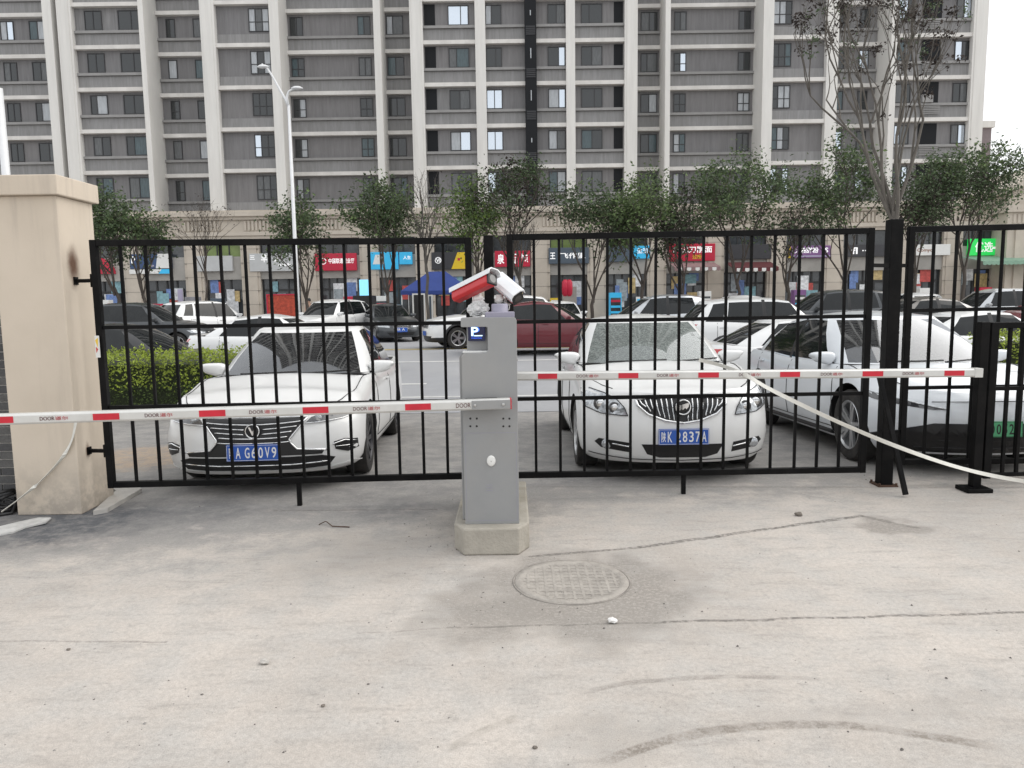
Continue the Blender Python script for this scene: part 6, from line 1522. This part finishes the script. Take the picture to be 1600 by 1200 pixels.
standing('cargo_box', 'black cargo box with pale lettering beside the white off-roader', 'box', 551, 581, 462, 36.5, M_blk, 1.2, [('Ganny', .58, .62, .6, .10, S_pale)])
standing('light_panel', 'upright pale blue lit panel at a beige column', 'panel', 561, 575, 437, 45, mat('lit_blue', (0.2, 0.5, 0.7), .4, emit=(0.25, 0.65, 0.9), estr=.7), .15)
standing('notice_board', 'black notice board in a white frame under the blue tent', 'board', 644, 664, 460, 41.5, M_blk, .12, frame=S_white)
standing('notice_board', 'second framed board right of the first under the blue tent', 'board', 668, 676, 462, 41.8, S_slate, .12, frame=S_white)
standing('red_barrier', 'red lattice barrier in front of the pale grey shop', 'barrier', 416, 464, 461, 48, mat('lattice_red', (0.42, 0.06, 0.03), .6, var=.5, scale=6), .2, frame=S_red)
standing('poster_stand', 'tall pale blue poster stand at the column by the navy sign', 'poster stand', 277, 284, 452, 47, S_lilac, .15)
standing('covered_trolley', 'grey covered trolley beside the poster stand', 'trolley', 288, 305, 464, 46, mat('cover_grey', (0.22, 0.22, 0.24), .8, var=.3, scale=4), .9)
standing('lit_cabinet', 'grey snack cabinet in the doorway of the slate blue shop', 'cabinet', 879, 901, 448, 49.8, M_fas, .5)
for k in range(2):
    px = 883 + 6.5 * k; x = at(px, 440, 49.0).x; z = at(px, 450, 49.0).z
    t = thing('lantern', ('left' if k == 0 else 'right') + ' one of two long red lanterns before the snack cabinet', 'lantern', (x, 49.0, z - .6), 0, 'red lanterns')
    MB().lathe([(0, -.55), (.1, -.55), (.20, -.4), (.22, 0), (.20, .4), (.1, .55), (0, .55)], (x, 49.0, z), 'Z', 14).build('shade', S_red, t); MB().tube([(x, 49.0, z + .55), (x, 49.0, at(px, 431, 49).z)], .012, 5).build('cord', M_blk, t)
# ------------------------------------------------------------------ pedimented building at the right
YR = 50.2; rb = thing('portico_building', 'beige building with a low gabled pediment at the right edge', 'building', (at(1640, 400, YR).x, YR + 4, .24))
rx0, rx1 = at(1576, 330, YR).x, at(1790, 330, YR).x
def ZR(py, px=1580): return at(px, py, YR).z
unit('wall', rx0, rx1, YR, YR + 9, .24, ZR(352), M_pod, rb); unit('architrave', rx0 - .15, rx1 + .15, YR - .18, YR + 9.1, ZR(352), ZR(332), M_pod, rb); unit('cornice', rx0 - .35, rx1 + .35, YR - .38, YR + 9.2, ZR(332) + .002, ZR(320), M_pod, rb)
gx = (rx0 + rx1) / 2; zg0, zg1 = ZR(320) + .002, ZR(246)
MB().prism([(rx0 - .2, zg0), (rx1 + .2, zg0), (rx1 + .2, zg0 + .9), (gx, zg1 - .4), (rx0 - .2, zg0 + .9)], lambda u, v, d: (u, d, v), YR - .1, YR + 8.5).build('gable', M_pod, rb)
for sg in (-1, 1):
    e = (rx0 - .6, zg0 + .95) if sg < 0 else (rx1 + .6, zg0 + .95); mb = MB(); p_, q_ = ((e[0], e[1]), (gx, zg1)) if sg < 0 else ((gx, zg1), (e[0], e[1]))
    mb.prism([(p_[0], p_[1] - .28), (q_[0], q_[1] - .28), (q_[0], q_[1] + .12), (p_[0], p_[1] + .12)], lambda u, v, d: (u, d, v), YR - .55, YR + 8.6); mb.build('raking_cornice', M_pod, rb)
for k in range(5):
    x = rx0 + .5 + k * 2.2; unit('pilaster', x, x + .9, YR - .12, YR - .002, .24, ZR(352) - .002, M_pod, rb)
mb = MB(); x = rx0 + .2
for k in range(5): mb.box(x + k * .3, x + k * .3 + .15, YR - .24, YR - .182, ZR(349), ZR(335))
kind(mb.build('fluted_frieze', M_pod, rb), 'stuff')
# ------------------------------------------------------------------ the one passer-by in front of the shops
def person(label, px, Y, top, bottom, skin_c, hair_c):
    x = at(px, 470, Y).x; zg = .24 if Y > 34.2 else gz(Y); t = thing('person', label, 'person', (x, Y, zg))
    J = {'pel': (0, 0, .93, .135), 'waist': (0, 0, 1.08, .125), 'chest': (0, -.01, 1.30, .15), 'neck': (0, 0, 1.47, .055), 'head0': (0, -.01, 1.55, .075), 'head1': (0, -.015, 1.64, .092), 'head2': (0, -.005, 1.72, .06)}
    E = [('pel', 'waist'), ('waist', 'chest'), ('chest', 'neck'), ('neck', 'head0'), ('head0', 'head1'), ('head1', 'head2')]
    for s, sg in (('l', -1), ('r', 1)):
        J.update({s + 'sh': (sg * .18, 0, 1.40, .062), s + 'el': (sg * .24, .02, 1.13, .045), s + 'wr': (sg * .23, -.07, .90, .032), s + 'ha': (sg * .225, -.09, .80, .034),
                  s + 'hip': (sg * .09, 0, .88, .095), s + 'kn': (sg * .10, -.02 * sg, .49, .062), s + 'an': (sg * .105, .03 * sg, .10, .042), s + 'to': (sg * .12, -.15 + .03 * sg, .04, .038)})
        E += [('chest', s + 'sh'), (s + 'sh', s + 'el'), (s + 'el', s + 'wr'), (s + 'wr', s + 'ha'), ('pel', s + 'hip'), (s + 'hip', s + 'kn'), (s + 'kn', s + 'an'), (s + 'an', s + 'to')]
    ks = list(J); me = bpy.data.meshes.new('body'); me.from_pydata([(x + J[k][0], Y + J[k][1], zg + J[k][2]) for k in ks], [(ks.index(a), ks.index(b)) for a, b in E], [])
    o = bpy.data.objects.new('tmp', me); COL.objects.link(o); o.modifiers.new('s', 'SKIN'); 
    if not me.skin_vertices: bpy.context.view_layer.objects.active = o
    for i, k in enumerate(ks): me.skin_vertices[0].data[i].radius = (J[k][3], J[k][3] * (.75 if k in ('pel', 'waist', 'chest') else 1)); me.skin_vertices[0].data[i].use_root = (k == 'pel')
    sb = o.modifiers.new('d', 'SUBSURF'); sb.levels = sb.render_levels = 2; bpy.context.view_layer.update()
    nm = bpy.data.meshes.new_from_object(o.evaluated_get(bpy.context.evaluated_depsgraph_get())); bpy.data.objects.remove(o)
    for p in nm.polygons:
        z = p.center.z - zg; ax = abs(p.center.x - x); p.use_smooth = True
        p.material_index = 0 if z > 1.47 or (z < .88 and ax > .19 and z > .7) else (1 if z > .92 else (2 if z > .09 else 3))
    nm.materials.clear(); obj('body', nm, [skin_c, top, bottom, M_blk], t)
    h = MB(); h.lathe([(.098, 1.60), (.108, 1.66), (.10, 1.73), (.06, 1.785), (0, 1.80)], (x, Y + .012, zg), 'Z', 16); h.build('hair', hair_c, t)
    for sg in (-1, 1): MB().lathe([(0, -.01), (.010, -.008), (.010, 0)], (x + sg * .033, Y - .098, zg + 1.635), 'Y', 8).build('eye', M_blk, t)
person('person in a brown top standing by the red telecom shop', 483, 45.5, mat('cloth_brown', (.16, .09, .05), .9), mat('cloth_navy', (.03, .035, .05), .9), mat('skin', (.42, .26, .19), .6), M_blk)
# goods, stands and shaded stalls crowding the pavement before the shops
rs = random.Random(21)
kinds = [('poster_stand', 'poster stand', (.7, 1.6)), ('drinks_fridge', 'fridge', (.8, 1.9)), ('goods_box', 'box', (.9, .8))]
tones = [('white', S_white), ('red', S_red), ('blue', S_cyan), ('yellow', S_yel), ('slate', S_slate), ('purple', S_purple)]
spots = [(118, 0, 2, 'left of the pillar-side evergreen'), (160, 1, 0, 'under the red half-round sign'), (246, 0, 1, 'under the navy P sign'), (338, 1, 4, 'under the plain pale sign'), (510, 0, 0, 'left under the red telecom sign'), (546, 1, 1, 'right under the red telecom sign'),
         (596, 1, 0, 'under the cloud-shaped sign'), (868, 0, 3, 'under the slate blue sign'), (962, 1, 2, 'under the hidden dark blue sign'), (1002, 0, 0, 'under the cyan screen sign'), (1060, 2, 1, 'left under the noodle shop sign'), (1102, 1, 0, 'right under the noodle shop sign'),
         (1160, 0, 1, 'under the dark wooden sign'), (1250, 1, 5, 'left under the purple sign'), (1284, 0, 0, 'right under the purple sign'), (1345, 0, 4, 'under the slanted white lettering'), (1446, 1, 0, 'under the cream sign'), (1540, 1, 1, 'under the bright green sign')]
for px, kd, tn, where in spots:
    nm, cat_, (wd, hh) = kinds[kd]; Y = 49.2 + rs.uniform(-.6, .6); x = at(px, 470, Y).x; tone, mt_ = tones[tn]
    t = thing(nm, '%s %s on the far pavement %s' % (tone, cat_, where), cat_, (x, Y, .24), 0, 'stands and goods before the shops')
    if kd == 0:
        MB().box(x - wd / 2, x + wd / 2, Y, Y + .06, .34, .24 + hh).build('panel', mt_, t); MB().box(x - wd * .4, x + wd * .4, Y - .006, Y - .001, .9, .1 + hh).build('print', S_white if tn else S_cyan, t)
        for sg in (-1, 1): MB().box(x + sg * wd * .4 - .03, x + sg * wd * .4 + .03, Y - .2, Y + .25, .24, .34).build('foot', M_trim, t)
    elif kd == 1:
        MB().box(x - wd / 2, x + wd / 2, Y, Y + .6, .24, .24 + hh).build('case', mt_, t, bevel=.02); MB().box(x - wd * .42, x + wd * .42, Y - .02, Y - .001, .5, hh - .1).build('glass_door', M_glz, t)
        for q in range(3): MB().box(x - wd * .40, x + wd * .40, Y - .03, Y - .021, .75 + q * .38, .90 + q * .38).build('shelf_goods', rs.choice((S_red, S_white, S_yel, S_cyan)), t)
    else:
        MB().box(x - wd / 2, x + wd / 2, Y, Y + .6, .24, .24 + hh * .7).build('carton', mt_, t, bevel=.01); MB().box(x - wd * .3, x + wd * .35, Y + .05, Y + .5, .24 + hh * .7, .24 + hh * 1.3).build('carton', S_white, t, bevel=.01)
